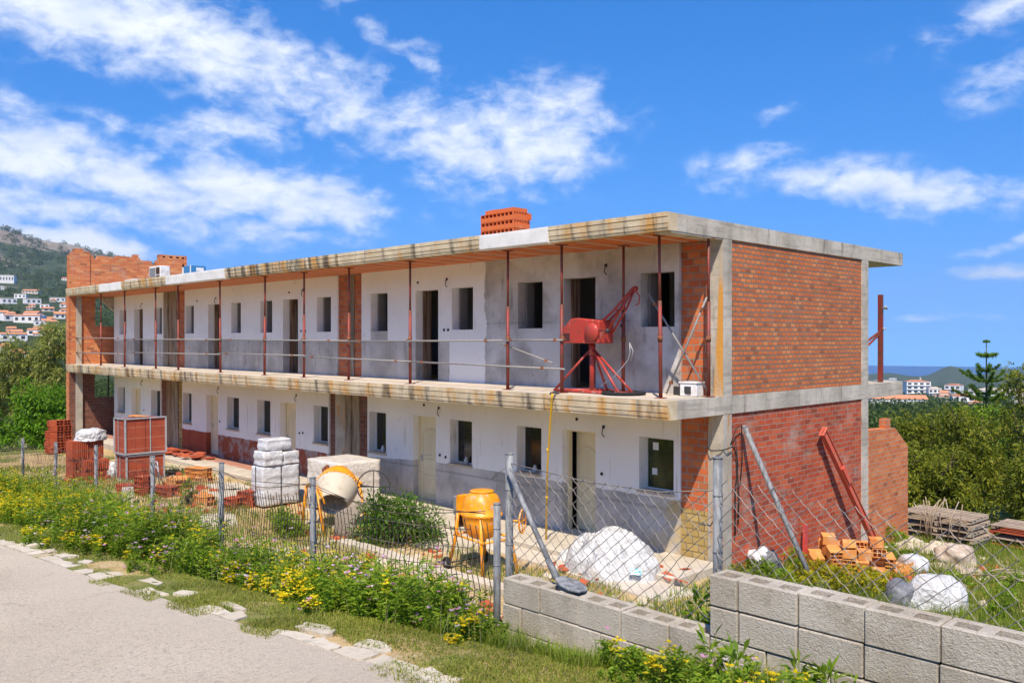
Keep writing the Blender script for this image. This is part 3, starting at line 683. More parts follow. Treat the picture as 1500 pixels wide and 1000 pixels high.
for (a, b, m, fl, lb) in [(XL, -26.8, 'cornice_clean', 0, None), (-26.8, -24.5, 'white_render', 1, 'cornice stretch plastered white'), (-24.5, -20.46, 'cornice_ochre', 0, None), (-20.46, -16.15, 'white_render', 1, 'cornice stretch plastered pale grey'),
                          (-16.15, -9.99, 'cornice_stained', 0, 'cornice stretch stained orange and black'), (-9.99, -4.69, 'cornice_clean', 0, None), (-4.69, -2.75, 'white_render', 1, 'cornice stretch plastered white'), (-2.75, 0, 'cornice_ochre', 0, None)]:
    o = cornice_seg(a, b, ZR, ZC, m, fl)
    if lb: o['label'] = lb
for (a, b, m) in [(XL, -20.3, 'cornice_balcony'), (-20.3, -10.4, 'cornice_balcony'), (-10.4, 0, 'cornice_balcony')]: cornice_seg(a, b, 0.0, ZS, m)
# left end wall, standing above the roof as raw brick; runs along Y at X = -30.75..-30.5
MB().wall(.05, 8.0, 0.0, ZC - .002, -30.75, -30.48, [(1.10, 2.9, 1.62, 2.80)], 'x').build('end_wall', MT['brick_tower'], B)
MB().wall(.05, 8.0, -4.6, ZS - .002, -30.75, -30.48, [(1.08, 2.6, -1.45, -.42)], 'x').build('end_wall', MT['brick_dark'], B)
MB().box(-30.47, -30.36, .30, .55, -4, ZS - .004).build('concrete_column', MT['column_concrete'], B); MB().box(-30.47, -30.38, .32, .52, 0, ZC - .004).build('concrete_column', MT['column_concrete'], B)
MB().box(-30.76, -30.47, .02, .06, -4.2, ZS - .003).build('pillar_face', MT['brick_garden'], B); MB().box(-30.76, -30.47, .02, .06, 0, ZC - .003).build('pillar_face', MT['brick_garden'], B)
MB().prism([(1.15, 2.86), (3.2, 2.86), (3.2, 1.3), (2.9, 1.3)], 'x', -30.46, -30.2).build('stair_soffit', MT['concrete'], B)
MB().box(-30.62, -30.57, 1.66, 1.71, -1.45, -.42).build('window_mullion', MT['dark_metal'], B)
MB().prism([(.05, ZR), (.05, 4.62), (.14, 4.62), (.14, 4.74), (.26, 4.74), (.26, 4.90), (.60, 4.90), (.60, 4.80), (.86, 4.80), (.86, ZR)], 'x', -30.75, -30.40).build('parapet_pier', MT['brick_tower'], B)
MB().prism([(.86, ZR), (.86, 4.66), (1.0, 4.66), (1.1, 4.42), (1.24, 4.66), (1.98, 4.63), (1.98, 4.72), (2.72, 4.70), (2.72, 4.82), (2.92, 4.82), (2.92, 4.68), (3.0, 4.68), (3.0, 4.58), (3.5, 4.56), (3.5, 4.42), (3.72, 4.42), (3.72, 4.62), (3.86, 4.62), (3.86, ZR)], 'x', -30.70, -30.45).build('parapet_wall', MT['brick_tower'], B)
pp = MB().wall(3.86, 5.10, ZR, 4.90, -30.75, -30.40, [(3.98, 4.10, 4.76, 4.84), (4.28, 4.44, 4.76, 4.84), (4.58, 4.74, 4.76, 4.84), (4.86, 4.98, 4.76, 4.84), (4.88, 4.98, 4.36, 4.52)], 'x').build('parapet_pier', MT['brick_tower'], B)
# rooms behind the facade (dark inside)
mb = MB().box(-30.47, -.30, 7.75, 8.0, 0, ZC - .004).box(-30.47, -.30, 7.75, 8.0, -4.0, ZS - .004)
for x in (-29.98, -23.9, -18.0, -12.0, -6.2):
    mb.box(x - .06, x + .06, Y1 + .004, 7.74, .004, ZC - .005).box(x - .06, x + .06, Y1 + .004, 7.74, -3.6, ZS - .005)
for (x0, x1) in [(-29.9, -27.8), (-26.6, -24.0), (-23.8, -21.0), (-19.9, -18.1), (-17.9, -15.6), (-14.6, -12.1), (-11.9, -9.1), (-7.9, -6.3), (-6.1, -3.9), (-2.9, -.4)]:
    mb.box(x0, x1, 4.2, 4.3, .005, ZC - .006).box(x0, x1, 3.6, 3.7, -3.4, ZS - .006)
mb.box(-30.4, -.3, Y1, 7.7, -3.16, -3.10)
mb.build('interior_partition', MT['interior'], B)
dr = MB().box(-8.75, -7.95, 4.0, 4.05, .01, 2.1).build('interior_door', MT['frame_white'], B)
MB().box(-8.35, -8.2, 3.985, 3.998, 1.35, 1.5).box(-8.17, -8.02, 3.985, 3.998, 1.35, 1.5).box(-8.35, -8.2, 3.985, 3.998, 1.17, 1.32).box(-8.17, -8.02, 3.985, 3.998, 1.17, 1.32).build('glass_pane', MT['glass_dark'], dr)
# timber linings in some upper openings
for (x0, x1, z0, z1) in U:
    w = .16 if x0 > -16 else .10
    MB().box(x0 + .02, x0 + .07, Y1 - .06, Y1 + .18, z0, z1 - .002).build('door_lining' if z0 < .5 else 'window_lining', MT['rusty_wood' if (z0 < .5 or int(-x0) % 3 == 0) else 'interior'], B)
# lower windows: deep white reveals, frames, dark glass, stone sill
for i, (x0, x1, z0, z1) in enumerate(LW):
    yb = Y0 + .22; f = .045; w = x1 - x0
    fr = MB().wall(x0 + .002, x1 - .002, z0 + .002, z1 - .002, yb, yb + .05, [(x0 + f, x1 - f, z0 + f, z1 - f)]).build('window', MT['frame_white'], B)
    MB().box(x0 + f, x1 - f, yb + .02, yb + .03, z0 + f, z1 - f).build('glass_pane', MT['glass_green' if i == 9 else 'glass_dark'], fr)
    MB().box(x0 - .03, x1 + .03, Y0 - .045, yb - .002, z0 - .035, z0 + .012).build('window_sill', MT['sill_stone'], fr)
    if i == 9:
        MB().box(x0 + .17, x0 + .30, yb + .010, yb + .016, z1 - .27, z1 - .12).build('paper_note', MT['paper'], fr); MB().box(x0 + .15, x0 + .27, yb + .010, yb + .016, z0 + .30, z0 + .43).build('paper_note', MT['paper'], fr)
        fr['label'] = 'window with greenish glass and two paper notes stuck on it'
    if i in (6, 7, 8): MB().lathe([(.0, 0), (.05, 0), (.055, .1), (.03, .13), (.03, .17), (0, .17)], 10, Matrix.Translation((x0 + .42, yb - .06, z0 + .014))).build('plastic_bottle', MT['white_plastic'], fr)
# lower doors: cream, arched upper panel
def door(x0, x1, z0, z1, ajar=0):
    yb = Y0 + .17; w = x1 - x0
    fr = MB().box(x0, x0 + .05, yb, yb + .10, z0, z1).box(x1 - .05, x1, yb, yb + .10, z0, z1).box(x0 + .05, x1 - .05, yb, yb + .10, z1 - .05, z1).build('door_frame', MT['door_cream'], B)
    a, b, c, d = .0, w - .11, 0.0, z1 - z0 - .06
    mb = MB().box(a, b, 0, .04, c, d)
    def arch(x0_, x1_, zl, zh, rise):
        pts = [(x0_, zl), (x1_, zl), (x1_, zh)] + [(x1_ + (x0_ - x1_) * k / 8, zh + rise * math.sin(math.pi * k / 8)) for k in range(1, 8)] + [(x0_, zh)]
        return pts
    def mould(pts): mb.tube([(p[0], -.004, p[1]) for p in pts] + [(pts[0][0], -.004, pts[0][1])], .011, 6, False)
    mould(arch(.12, b - .12, 1.12, 1.68, .13)); mould(arch(.12, b - .12, .62, 1.02, 0)); mould(arch(.12, b - .12, .14, .52, 0))
    lf = mb.build('door', MT['door_cream'], B, loc=(x1 - .055, yb + .03, z0 + .005) if ajar else (x0 + .055, yb + .03, z0 + .005))
    hx = .07 if True else 0
    if ajar:      # hinged right, standing open inwards
        lf.rotation_euler = (0, 0, R(180 - 13)); lf.scale = (1, -1, 1); lf['label'] = 'cream door standing ajar with a dark gap'
    MB().box(hx - .02, hx + .02, -.012, -.001, .95, 1.12).tube([(hx, -.012, 1.05), (hx, -.05, 1.05), (hx + .1, -.05, 1.05)], .009, 6).build('door_handle', MT['galvanised'], lf)
for i, dd in enumerate(LD): door(*dd, ajar=(i == 4))
# wiring stubs and sockets of the facade
def stub(x, z, big=True):
    y = Y0 - .004; mb = MB().lathe([(0, 0), (.035, 0), (.035, .012), (0, .012)], 10, Matrix.Translation((x, y, z)) @ Matrix.Rotation(R(90), 4, 'X'))
    if big: mb.tube([(x, y - .01, z), (x + .01, y - .05, z - .05), (x - .01, y - .05, z - .14), (x + .05, y - .04, z - .20)], .010, 5)
    mb.build('cable_stub', MT['wire_black'], B)
for (x, z, b) in [(-7.75, 2.53, 1), (-2.71, 2.56, 1), (-14.5, 2.54, 1), (-20.3, 2.5, 1), (-26.9, 2.5, 1), (-8.06, -.66, 1), (-8.65, -.62, 0), (-2.77, -.75, 1), (-3.5, -.64, 0), (-14.88, -.66, 1), (-20.1, -.64, 1), (-26.9, -.62, 1), (-7.86, 1.28, 0), (-7.7, 1.28, 0), (-14.6, 1.3, 0), (-14.35, 1.3, 0), (-2.3, 1.32, 0),
                    (-8.02, -1.83, 0), (-7.8, -1.86, 0), (-14.7, -1.8, 0), (-14.5, -1.78, 0), (-20.0, -1.8, 0), (-2.82, -1.72, 0), (-26.7, -1.8, 0), (-8.9, 2.5, 0), (-15.3, 2.5, 0), (-21.8, 2.45, 0)]: stub(x, z, b)
mb = MB().tube([(-.30, 1.70, -.95), (-.2, 1.66, -1.0), (-.02, 1.72, -.98), (.06, 1.8, -.95), (.05, 2.0, -.93), (.04, 2.15, -1.1), (.03, 2.2, -1.5), (.03, 2.25, -1.9), (.04, 2.2, -2.4)], .012, 5); mb.tube([(.0, 2.0, -.9), (.06, 2.1, -.6), (.05, 2.3, -.55), (.04, 2.35, -1.2), (.03, 2.3, -1.6)], .010, 5)
mb.tube([(.04, 2.1, -.8), (.05, 2.18, -1.3), (.03, 2.12, -1.7), (.04, 2.1, -2.6)], .012, 5); mb.build('loose_cable', MT['wire_black'], B)
# walkway in front of the doors
tw = MB(); tw.prism([(.35, -3.35), (.32, -3.07), (.36, -3.05), (1.70, -3.05), (1.70, -3.35)], 'x', -30.4, .02)
tag(tw.build('walkway', MT['terrace_floor'], fixn=True), kind='structure')
# garden wall behind the building end
gw = thing('garden_wall', (0, 8.04, -4.5), 'orange brick garden wall with clipped corner behind the end wall', 'wall')
MB().prism([(0, 0), (2.31, 0), (2.31, 2.85), (1.5, 3.37), (0, 3.42)], 'x', -.25, .02).build('wall_panel', MT['brick_garden'], gw)
tag(MB().box(-.10, .06, -.14, .14, 0, .24).build('loose_brick', MT['brick_garden'], loc=(-.1, 9.26, -1.13)), 'single orange brick lying on top of the garden wall', 'brick')
# ------------------------------------------------------------------ steel props holding the roof
def make_prop():
    p = thing('steel_prop', (0, 0, 0), 'x', 'prop', 'red steel props along the balcony')
    MB().tube([(0, 0, .012), (0, 0, 1.72)], .036, 10).build('outer_tube', MT['red_steel'], p)
    MB().tube([(0, 0, 1.70), (0, 0, 2.855)], .026, 10).build('inner_tube', MT['red_steel'], p)
    MB().box(-.09, .09, -.09, .09, 0, .012).build('base_plate', MT['rust'], p); MB().box(-.09, .09, -.09, .09, 2.855, 2.868).build('top_plate', MT['rust'], p)
    MB().tube([(0, 0, 1.0), (0, 0, 1.10)], .048, 10).tube([(-.10, -.02, 1.03), (.02, -.02, 1.05)], .013, 6).tube([(0, -.05, 1.12), (0, .05, 1.12)], .013, 6).build('collar', MT['rust'], p)
    return p
PROPS = [(-27.55, .33, 'first steel prop from the far left end of the balcony'), (-24.95, .30, 'second steel prop from the far left end of the balcony'), (-22.12, .33, 'third steel prop from the left, before the first timber patched pillar'), (-20.3, .36, 'fourth steel prop from the left, just right of the timber patched pillar'),
         (-17.15, .35, 'fifth steel prop from the left, in front of a white wall'), (-14.32, .33, 'sixth steel prop from the left, beside a narrow window opening'), (-12.2, .36, 'seventh steel prop, left of the middle brick pillar'), (-10.1, .40, 'steel prop with a pale upper tube in front of the middle brick pillar'),
         (-7.52, .38, 'steel prop left of the open doorway with an inner white door'), (-4.22, .36, 'steel prop where the white plaster meets the grey render'), (-2.715, .36, 'steel prop close behind the red hoist motor'), (-1.95, 1.30, 'steel prop with a rusty bare top, right of the hoist boom'),
         (-.46, .46, 'thick red steel prop nearest the front corner of the balcony'), (-.10, 1.42, 'steel prop beside the orange stained corner column')]
pr0 = make_prop()
for i, (x, y, lb) in enumerate(PROPS):
    o = pr0 if i == 0 else dup(pr0, (x, y, .006))
    o.location = (x, y, .007); o['label'] = lb; o.rotation_euler = (R(random.uniform(-.4, .4)), R(random.uniform(-.5, .5)), random.uniform(0, 6))
# guard rails: scaffold tubes clamped to the props
def rail(p, q, label, group='grey guard rail tubes of the balcony'):
    p, q = Vector(p), Vector(q); m = (p + q) / 2
    r = thing('guard_rail', m, label, 'rail', group)
    MB().tube([p - m, q - m], .019, 8).build('tube', MT['tube_grey'], r)
    for f in (.12, .88):
        c = (p - m).lerp(q - m, f); MB().cbox(c, (.06, .06, .06), (0, 0, .3)).build('clamp', MT['rust'], r)
RA = [(-31.1, -24.9, 1.12, 1.09, 'far left'), (-25.0, -17.1, 1.06, 1.04, 'second from the far left'), (-17.3, -10.0, 1.04, 1.01, 'middle left'), (-10.2, -4.1, 1.0, 1.02, 'middle right'), (-4.3, -2.65, 1.03, 1.03, 'short one next to the hoist')]
for (a, b, z0, z1, w) in RA: rail((a, .31, z0), (b, .31, z1), 'upper guard rail tube, ' + w)
RB = [(-31.1, -24.9, .50, .50, 'far left'), (-25.0, -17.1, .56, .58, 'second from the far left'), (-17.3, -12.1, .61, .61, 'middle left'), (-12.3, -7.4, .58, .53, 'below the middle brick pillar'), (-7.6, -2.6, .53, .47, 'running up to the hoist')]
for (a, b, z0, z1, w) in RB: rail((a, .32, z0), (b, .32, z1), 'lower guard rail tube, ' + w)
rail((-5.0, .9, .96), (-3.45, .9, .555), 'short tube hanging slanted behind the guard rail near the hoist', 'slanted loose tubes on the balcony')
rail((-1.25, 1.15, 1.92), (-.14, 1.5, .06), 'scaffold tube of the crossed pair leaning towards the left', 'slanted loose tubes on the balcony')
rail((-.08, 1.33, 1.80), (-.92, 1.28, .03), 'scaffold tube of the crossed pair leaning towards the right', 'slanted loose tubes on the balcony')
rp = thing('railing_post', (-31.0, .33, 0), 'thin dark post at the far left end of the balcony rail', 'post'); MB().tube([(.25, 0, .006), (.25, 0, 1.25)], .025, 8).build('tube', MT['dark_metal'], rp); MB().box(.17, .33, -.08, .08, .005, .015).build('base_plate', MT['rust'], rp)
# ------------------------------------------------------------------ red hoist on the balcony
H = thing('construction_hoist', (-2.45, .95, .006), 'red construction hoist with slanted boom on a splayed tripod', 'hoist')
mb = MB(); mb.tube([(-.72, -.32, .03), (1.0, -.40, .03)], .028, 8).tube([(-.72, -.32, .03), (.05, .42, .03)], .028, 8).tube([(.05, .42, .03), (1.05, -.05, .03)], .028, 8).tube([(1.0, -.40, .03), (1.05, -.05, .03)], .028, 8).tube([(-.72, -.32, .03), (1.05, -.05, .03)], .022, 8)
mb.build('base_frame', MT['red_paint'], H)
MB().tube([(0, 0, .03), (0, 0, 1.02)], .05, 12).tube([(0, 0, .72), (0, 0, .95)], .066, 12).build('mast', MT['red_paint'], H)
for q in [(-.70, -.31, .04), (.98, -.39, .04), (1.03, -.05, .04), (.05, .40, .04)]: MB().tube([(0, 0, .88), q], .024, 8).build('leg', MT['red_paint'], H)
prof = [(-.60, .96), (.36, .96), (.38, 1.40), (-.20, 1.46), (-.36, 1.44), (-.60, 1.22)]
MB().prism(prof, 'y', -.25, .22).build('motor_housing', MT['red_paint'], H, bevel=.02)
mb = MB()
for k in range(4): mb.box(-.55, -.36, -.262, -.251, 1.02 + k * .04, 1.035 + k * .04)
mb.build('vent_slot', MT['dark_metal'], H)
MB().lathe([(0, 0), (.17, 0), (.18, .03), (.16, .06), (0, .06)], 20, Matrix.Translation((.22, -.25, 1.18)) @ Matrix.Rotation(R(90), 4, 'X')).build('winch_cover', MT['red_paint'], H)
mb = MB()
for y in (-.10, .10): mb.tube([(.30, y, 1.36), (.62, y * .8, 1.60), (1.02, y * .3, 2.00), (1.08, y * .3, 2.02)], .024, 8)
for y in (-.10, .10): mb.tube([(.42, y, 1.15), (.80, y * .7, 1.62), (1.02, y * .3, 1.98)], .020, 8)
mb.tube([(.8, -.07, 1.62), (.8, .07, 1.62)], .016, 6).tube([(.62, -.08, 1.6), (.62, .08, 1.6)], .016, 6).build('boom', MT['red_paint'], H)
MB().lathe([(0, -.02), (.06, -.02), (.045, 0), (.06, .02), (0, .02)], 16, Matrix.Translation((1.05, 0, 1.98)) @ Matrix.Rotation(R(90), 4, 'X')).tube([(1.05, 0, 1.95), (1.16, 0, 1.85), (1.14, 0, 1.70), (1.06, 0, 1.68)], .012, 6).build('pulley', MT['red_paint'], H)
MB().tube([(.40, -.28, 1.20), (.52, -.28, 1.21), (.58, -.28, 1.20)], .012, 6).lathe([(0, -.03), (.045, -.02), (.045, .02), (0, .03)], 10, Matrix.Translation((.62, -.28, 1.20)) @ Matrix.Rotation(R(90), 4, 'Y')).build('crank_knob', MT['dark_metal'], H)
mb = MB().tube([(1.0, -.10, .98), (1.03, -.12, .80), (.98, -.11, .66), (.86, -.16, .50), (.70, -.20, .32), (.40, -.24, .14)], .008, 5).tube([(1.0, -.10, .98), (1.10, -.12, .82), (1.02, -.1, .62)], .008, 5).build('hoist_rope', MT['galvanised'], H)
ty = thing('discarded_tyre', (-1.55, .80, .006), 'flat black tyre lying on the balcony floor beside the hoist', 'tyre')
mb = MB().lathe([(.24, .01), (.36, 0), (.42, .02), (.42, .04), (.39, .06), (.28, .065), (.24, .05), (.24, .01)], 28); mb.build('rubber_ring', MT['rubber'], ty)
# white cat-box like housing on the corner
ub = thing('white_box', (-.42, 1.36, .008), 'white plastic box with dark round cornered opening at the balcony corner', 'box', rz=R(6))
MB().box(-.17, .17, -.14, .14, 0, .24).build('body', MT['white_plastic'], ub, bevel=.015); MB().box(-.185, .185, -.155, .155, .24, .262).build('lid', MT['white_plastic'], ub)
MB().prism([(-.07, .07), (-.04, .04), (.06, .04), (.06, .18), (-.07, .18)], 'y', -.152, -.141).build('opening', MT['dark_metal'], ub)
tag(MB().tube([(0, 0, 0), (.0, 0, .03), (-.05, 0, .05)], .03, 8).box(-.06, .06, -.03, .03, 0, .16).build('battery_block', MT['dark_metal'], loc=(-.78, 1.42, .008)), 'small dark block with red leads left of the white box', 'block')
# yellow pole hooked on the slab edge
yp = thing('yellow_pole', (-3.55, .80, -3.045), 'long yellow plastic pole leaning against the balcony edge beside the ajar door', 'pole')
MB().tube([(0, 0, .005), (.48, -.47, 1.6), (.96, -.86, 2.98), (1.0, -.885, 3.07)], .020, 8).build('tube', MT['yellow_plastic'], yp)
MB().tube([(.92, -.86, 3.06), (1.0, -.885, 3.085), (1.02, -.78, 3.075), (.99, -.70, 3.06)], .02, 6).build('hook', MT['dark_metal'], yp)
for z in (.9, 1.9): MB().tube([(z * .3, -z * .294, z), (z * .3 + .02, -z * .294 - .02, z + .06)], .025, 8).build('joint', MT['yellow_plastic'], yp)
# red hoist post on the rear balcony
rp = thing('hoist_post', (-.20, 9.2, .001), 'tall red steel post with two slanted braces on the rear balcony', 'post')
MB().box(-.05, .05, -.05, .05, 0, 2.14).build('upright', MT['red_steel'], rp)
for z, q in ((1.25, (-.55, -.9, .55)), (1.2, (-.55, -.9, .30))): MB().tube([(0, 0, z), q], .03, 8).build('brace', MT['red_steel'], rp)
MB().tube([(.05, 0, 1.80), (.13, 0, 1.82)], .025, 8).tube([(.13, -.04, 1.85), (.13, .04, 1.79)], .03, 8).tube([(.05, 0, 1.30), (.12, 0, 1.31)], .025, 8).build('coupler', MT['galvanised'], rp)
mb = MB(); [mb.cbox((-.45 + .03 * k, 8.7 + .27 * k, .075), (.14, .25, .13), (0, 0, .1 * k)) for k in range(1)]
tag(mb.build('loose_brick', MT['clay_red']), 'dark red brick lying at the foot of the rear post', 'brick')

# ------------------------------------------------------------------ on the roof
def hollow_brick(mb, x0, y0, z0, l, d, h, nx, nz, face='y', M=None):
    """brick l (x) d (y) h (z) with nx*nz holes open on the -y side (face y) or the +x side (face x)"""
    w = .012
    def bx(*a): mb.box(*a, M=M)
    if face == 'y':
        bx(x0, x0 + l, y0 + d * .5, y0 + d, z0, z0 + h)
        for k in range(nz + 1): zz = z0 + (h - w) * k / nz; bx(x0, x0 + l, y0, y0 + d * .5, zz, zz + w)
        for i in range(nx + 1):
            xx = x0 + (l - w) * i / nx
            for k in range(nz): bx(xx, xx + w, y0 + .0008, y0 + d * .5, z0 + (h - w) * k / nz + w, z0 + (h - w) * (k + 1) / nz)
    else:
        bx(x0, x0 + l * .5, y0, y0 + d, z0, z0 + h)
        for k in range(nz + 1): zz = z0 + (h - w) * k / nz; bx(x0 + l * .5, x0 + l, y0, y0 + d, zz, zz + w)
        for i in range(nx + 1):
            yy = y0 + (d - w) * i / nx
            for k in range(nz): bx(x0 + l * .5, x0 + l - .0008, yy, yy + w, z0 + (h - w) * k / nz + w, z0 + (h - w) * (k + 1) / nz)
def brick_pack(name, loc, label, nx, ny, rows, bl, bd, bh, m, group=None, rz=0, drop=(), holes=(1, 1), jit=.008, cat='brick stack'):
    t = thing(name, loc, label, cat, group, rz); mb = MB(); r_ = random.Random(sum(map(ord, label)))
    for k in range(rows):
        for i in range(nx):
            for j in range(ny):
                if (k, i, j) in drop: continue
                x, y = (i - nx / 2) * bl + r_.uniform(-jit, jit), (j - ny / 2) * bd + r_.uniform(-jit, jit)
                edge_y, edge_x = j == 0, i == nx - 1
                if edge_y: hollow_brick(mb, x, y, k * bh, bl * .96, bd * .97, bh * .975, holes[0], holes[1], 'y')
                elif edge_x: hollow_brick(mb, x, y, k * bh, bl * .96, bd * .97, bh * .975, max(1, holes[0]), holes[1], 'x')
                else: mb.box(x, x + bl * .96, y, y + bd * .97, k * bh, k * bh + bh * .975)
    mb.build('bricks', MT[m], t); return t
random.seed(5)
def roof_stack():
    t = thing('roof_brick_stack', (-7.35, 3.0, ZR + .002), 'bright orange stack of hollow bricks on the roof edge', 'brick stack')
    for k in range(6):
        mb = MB(); z = k * .21; sh = random.uniform(-.015, .015); top = k == 5; n = 8
        if not top:
            a, b = -.60 + sh, .585 + sh
            mb.box(a, b, .30, .58, z, z + .2); mb.box(a, b, .0, .30, z, z + .115); mb.box(a, b, 0, .30, z + .19, z + .2)
            for i in range(n + 1): x = a + (b - a - .022) * i / n; mb.box(x, x + .022, .001, .30, z + .1151, z + .1899)
            mb.box(b, b + .02, .0, .58, z, z + .11); mb.box(b, b + .02, .0, .58, z + .19, z + .2)
            for j in range(7): y = (.58 - .02) * j / 6; mb.box(b, b + .02, y, y + .02, z + .1101, z + .1899)
            if k in (2, 4): mb.box(b + .0, b + .07, .5, .6, z + .02, z + .18)
        else:
            mb.box(-.46, .59, .04, .52, z, z + .095); mb.box(-.40, -.1, .1, .5, z + .095, z + .115)
        mb.build('brick_course', MT['clay_orange'], t)
    return t
roof_stack()
ac = thing('rooftop_air_conditioner', (-26.45, 2.2, ZR + .002), 'white air conditioner unit standing on the roof by the brick parapet', 'air conditioner')
MB().box(-.50, .62, -.2, .2, .08, .80).build('casing', MT['white_plastic'], ac, bevel=.02)
MB().box(-.42, .16, -.215, -.203, .14, .74).build('grille', MT['grey_plastic'], ac); MB().box(.24, .56, -.215, -.203, .14, .42).box(.24, .56, -.215, -.203, .47, .74).build('grille', MT['glass_dark'], ac)
MB().box(-.45, -.35, -.2, .2, 0, .08).box(.5, .6, -.2, .2, 0, .08).build('foot', MT['dark_metal'], ac)
tr = thing('roof_tray', (-27.4, 1.7, ZR + .002), 'low white tray beside the rooftop air conditioner', 'tray'); MB().wall(-.5, .5, 0, .30, -.3, .3, [(-.42, .42, .10, .25)]).build('casing', MT['white_plastic'], tr)
bb = thing('blue_container', (-24.0, 2.6, ZR + .002), 'small blue tank with white corner strips on the roof', 'tank')
MB().box(-.34, .34, -.3, .3, 0, .70).build('body', MT['blue_paint'], bb, bevel=.02)
MB().box(-.46, -.342, -.30, .1, .0, .66).box(.27, .345, -.315, -.303, 0, .70).build('corner_strip', MT['white_plastic'], bb); MB().box(.345, .352, -.1, .2, .48, .62).build('label_plate', MT['white_plastic'], bb)

# ------------------------------------------------------------------ concrete block wall along the verge
W = thing('block_wall', (3.55, -7.25, -1.9), 'low wall of grey hollow concrete blocks stepping up to the right', 'wall')
def block_run(x0, x1, ztop, courses, name, half_first):
    mb = MB(); bh, bl, th = .20, .40, .20
    for c in range(courses):
        z1 = ztop - c * bh; x = x0 - ((c % 2) * .2 if c else 0)
        first = True
        while x < x1 - .02:
            L = bl * random.choice((1, 1, 1.02, .98)) if not (first and half_first and c == 0) else .2
            a, b = max(x, x0), min(x + L, x1); first = False; x += L
            if b - a < .04: continue
            j = random.uniform(-.009, .009); ga = random.uniform(.002, .006)
            if c == 0:    # hollow cells open at the top
                hs = []
                n = 2 if b - a > .3 else 1
                for k in range(n):
                    cw = (b - a) / n; hs.append((a + cw * k + cw * .20, a + cw * k + cw * .82))
                M_ = None
                y0, y1 = j, th + j; zz0, zz1 = z1 - bh + ga, z1 + random.uniform(-.007, .005)
                xs = [a + ga] + [v for h in hs for v in h] + [b - ga]
                mb.box(a + ga, b - ga, y0, y0 + .045, zz0, zz1); mb.box(a + ga, b - ga, y1 - .045, y1, zz0, zz1)
                for k in range(0, len(xs), 2): mb.box(xs[k], xs[k + 1], y0 + .045, y1 - .045, zz0, zz1)
                fill = random.random()
                mb.box(a + ga, b - ga, y0 + .044, y1 - .044, zz0, zz1 - (.03 if fill < .15 else .185))
            else: mb.box(a + ga, b - ga, j, th + j, z1 - bh + ga, z1 - ga)
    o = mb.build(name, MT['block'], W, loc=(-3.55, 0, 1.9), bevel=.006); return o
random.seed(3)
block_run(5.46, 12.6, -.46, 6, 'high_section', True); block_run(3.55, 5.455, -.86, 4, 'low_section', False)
W.location = (3.55, -7.25, -1.9)

# ------------------------------------------------------------------ fences
def post(parent, x, y, z0, z1, label, r=.034, tilt=0):
    o = MB().tube([(0, 0, 0), (tilt * .5, 0, (z1 - z0) / 2), (tilt, 0, z1 - z0)], r, 10).tube([(0 + tilt, 0, z1 - z0), (tilt, 0, z1 - z0 + .012)], r * 1.06, 10).tube([(tilt * .6, 0, (z1 - z0) * .62), (tilt * .6, 0, (z1 - z0) * .62 + .006)], r * 1.13, 8).tube([(tilt * .8, 0, (z1 - z0) * .85), (tilt * .8, 0, (z1 - z0) * .85 + .006)], r * 1.13, 8).build('post', MT['post_steel'], parent, loc=(x, y, z0)); o['label'] = label; return o
MF = thing('wire_mesh_fence', (0, 0, 0), 'sagging wire mesh fence on grey posts between the flowering verge and the yard', 'fence')
MF.location = (-6, -6.5, -2.4)
FP = [(-15.52, -5.66, -1.44), (-12.25, -5.87, -1.24), (-8.85, -6.15, -1.0), (-5.46, -6.43, -.85), (-2.57, -6.67, -.63), (.165, -6.9, -.50), (3.40, -7.17, -.31)]
names = ['first', 'second', 'third', 'fourth', 'fifth', 'sixth', 'last']
for i, (x, y, zt) in enumerate(FP): post(MF, x + 6, y + 6.5, gz(x, y) - .2 + 2.4, zt + 2.4, names[i] + ' post of the mesh fence from the left', .035 if i < 6 else .030, .03 * math.sin(i * 2.1))
post(MF, .245 + 6, -6.96 + 6.5, gz(.2, -6.9) - .2 + 2.4, -.56 + 2.4, 'thin post strapped to the sixth post', .022)
post(MF, -19.2 + 6, -5.45 + 6.5, gz(-19.2, -5.45) - .2 + 2.4, -1.75 + 2.4, 'far left post of the mesh fence', .040)
def fence_pt(x):
    P = [(-19.2, -5.45, -1.75)] + FP
    for (a, b) in zip(P, P[1:]):
        if x <= b[0] or b is P[-1]:
            t = (x - a[0]) / (b[0] - a[0]); sag = math.sin(math.pi * max(0, min(1, t)))
            return a[1] + (b[1] - a[1]) * t, a[2] + (b[2] - a[2]) * t - .10 * sag, sag
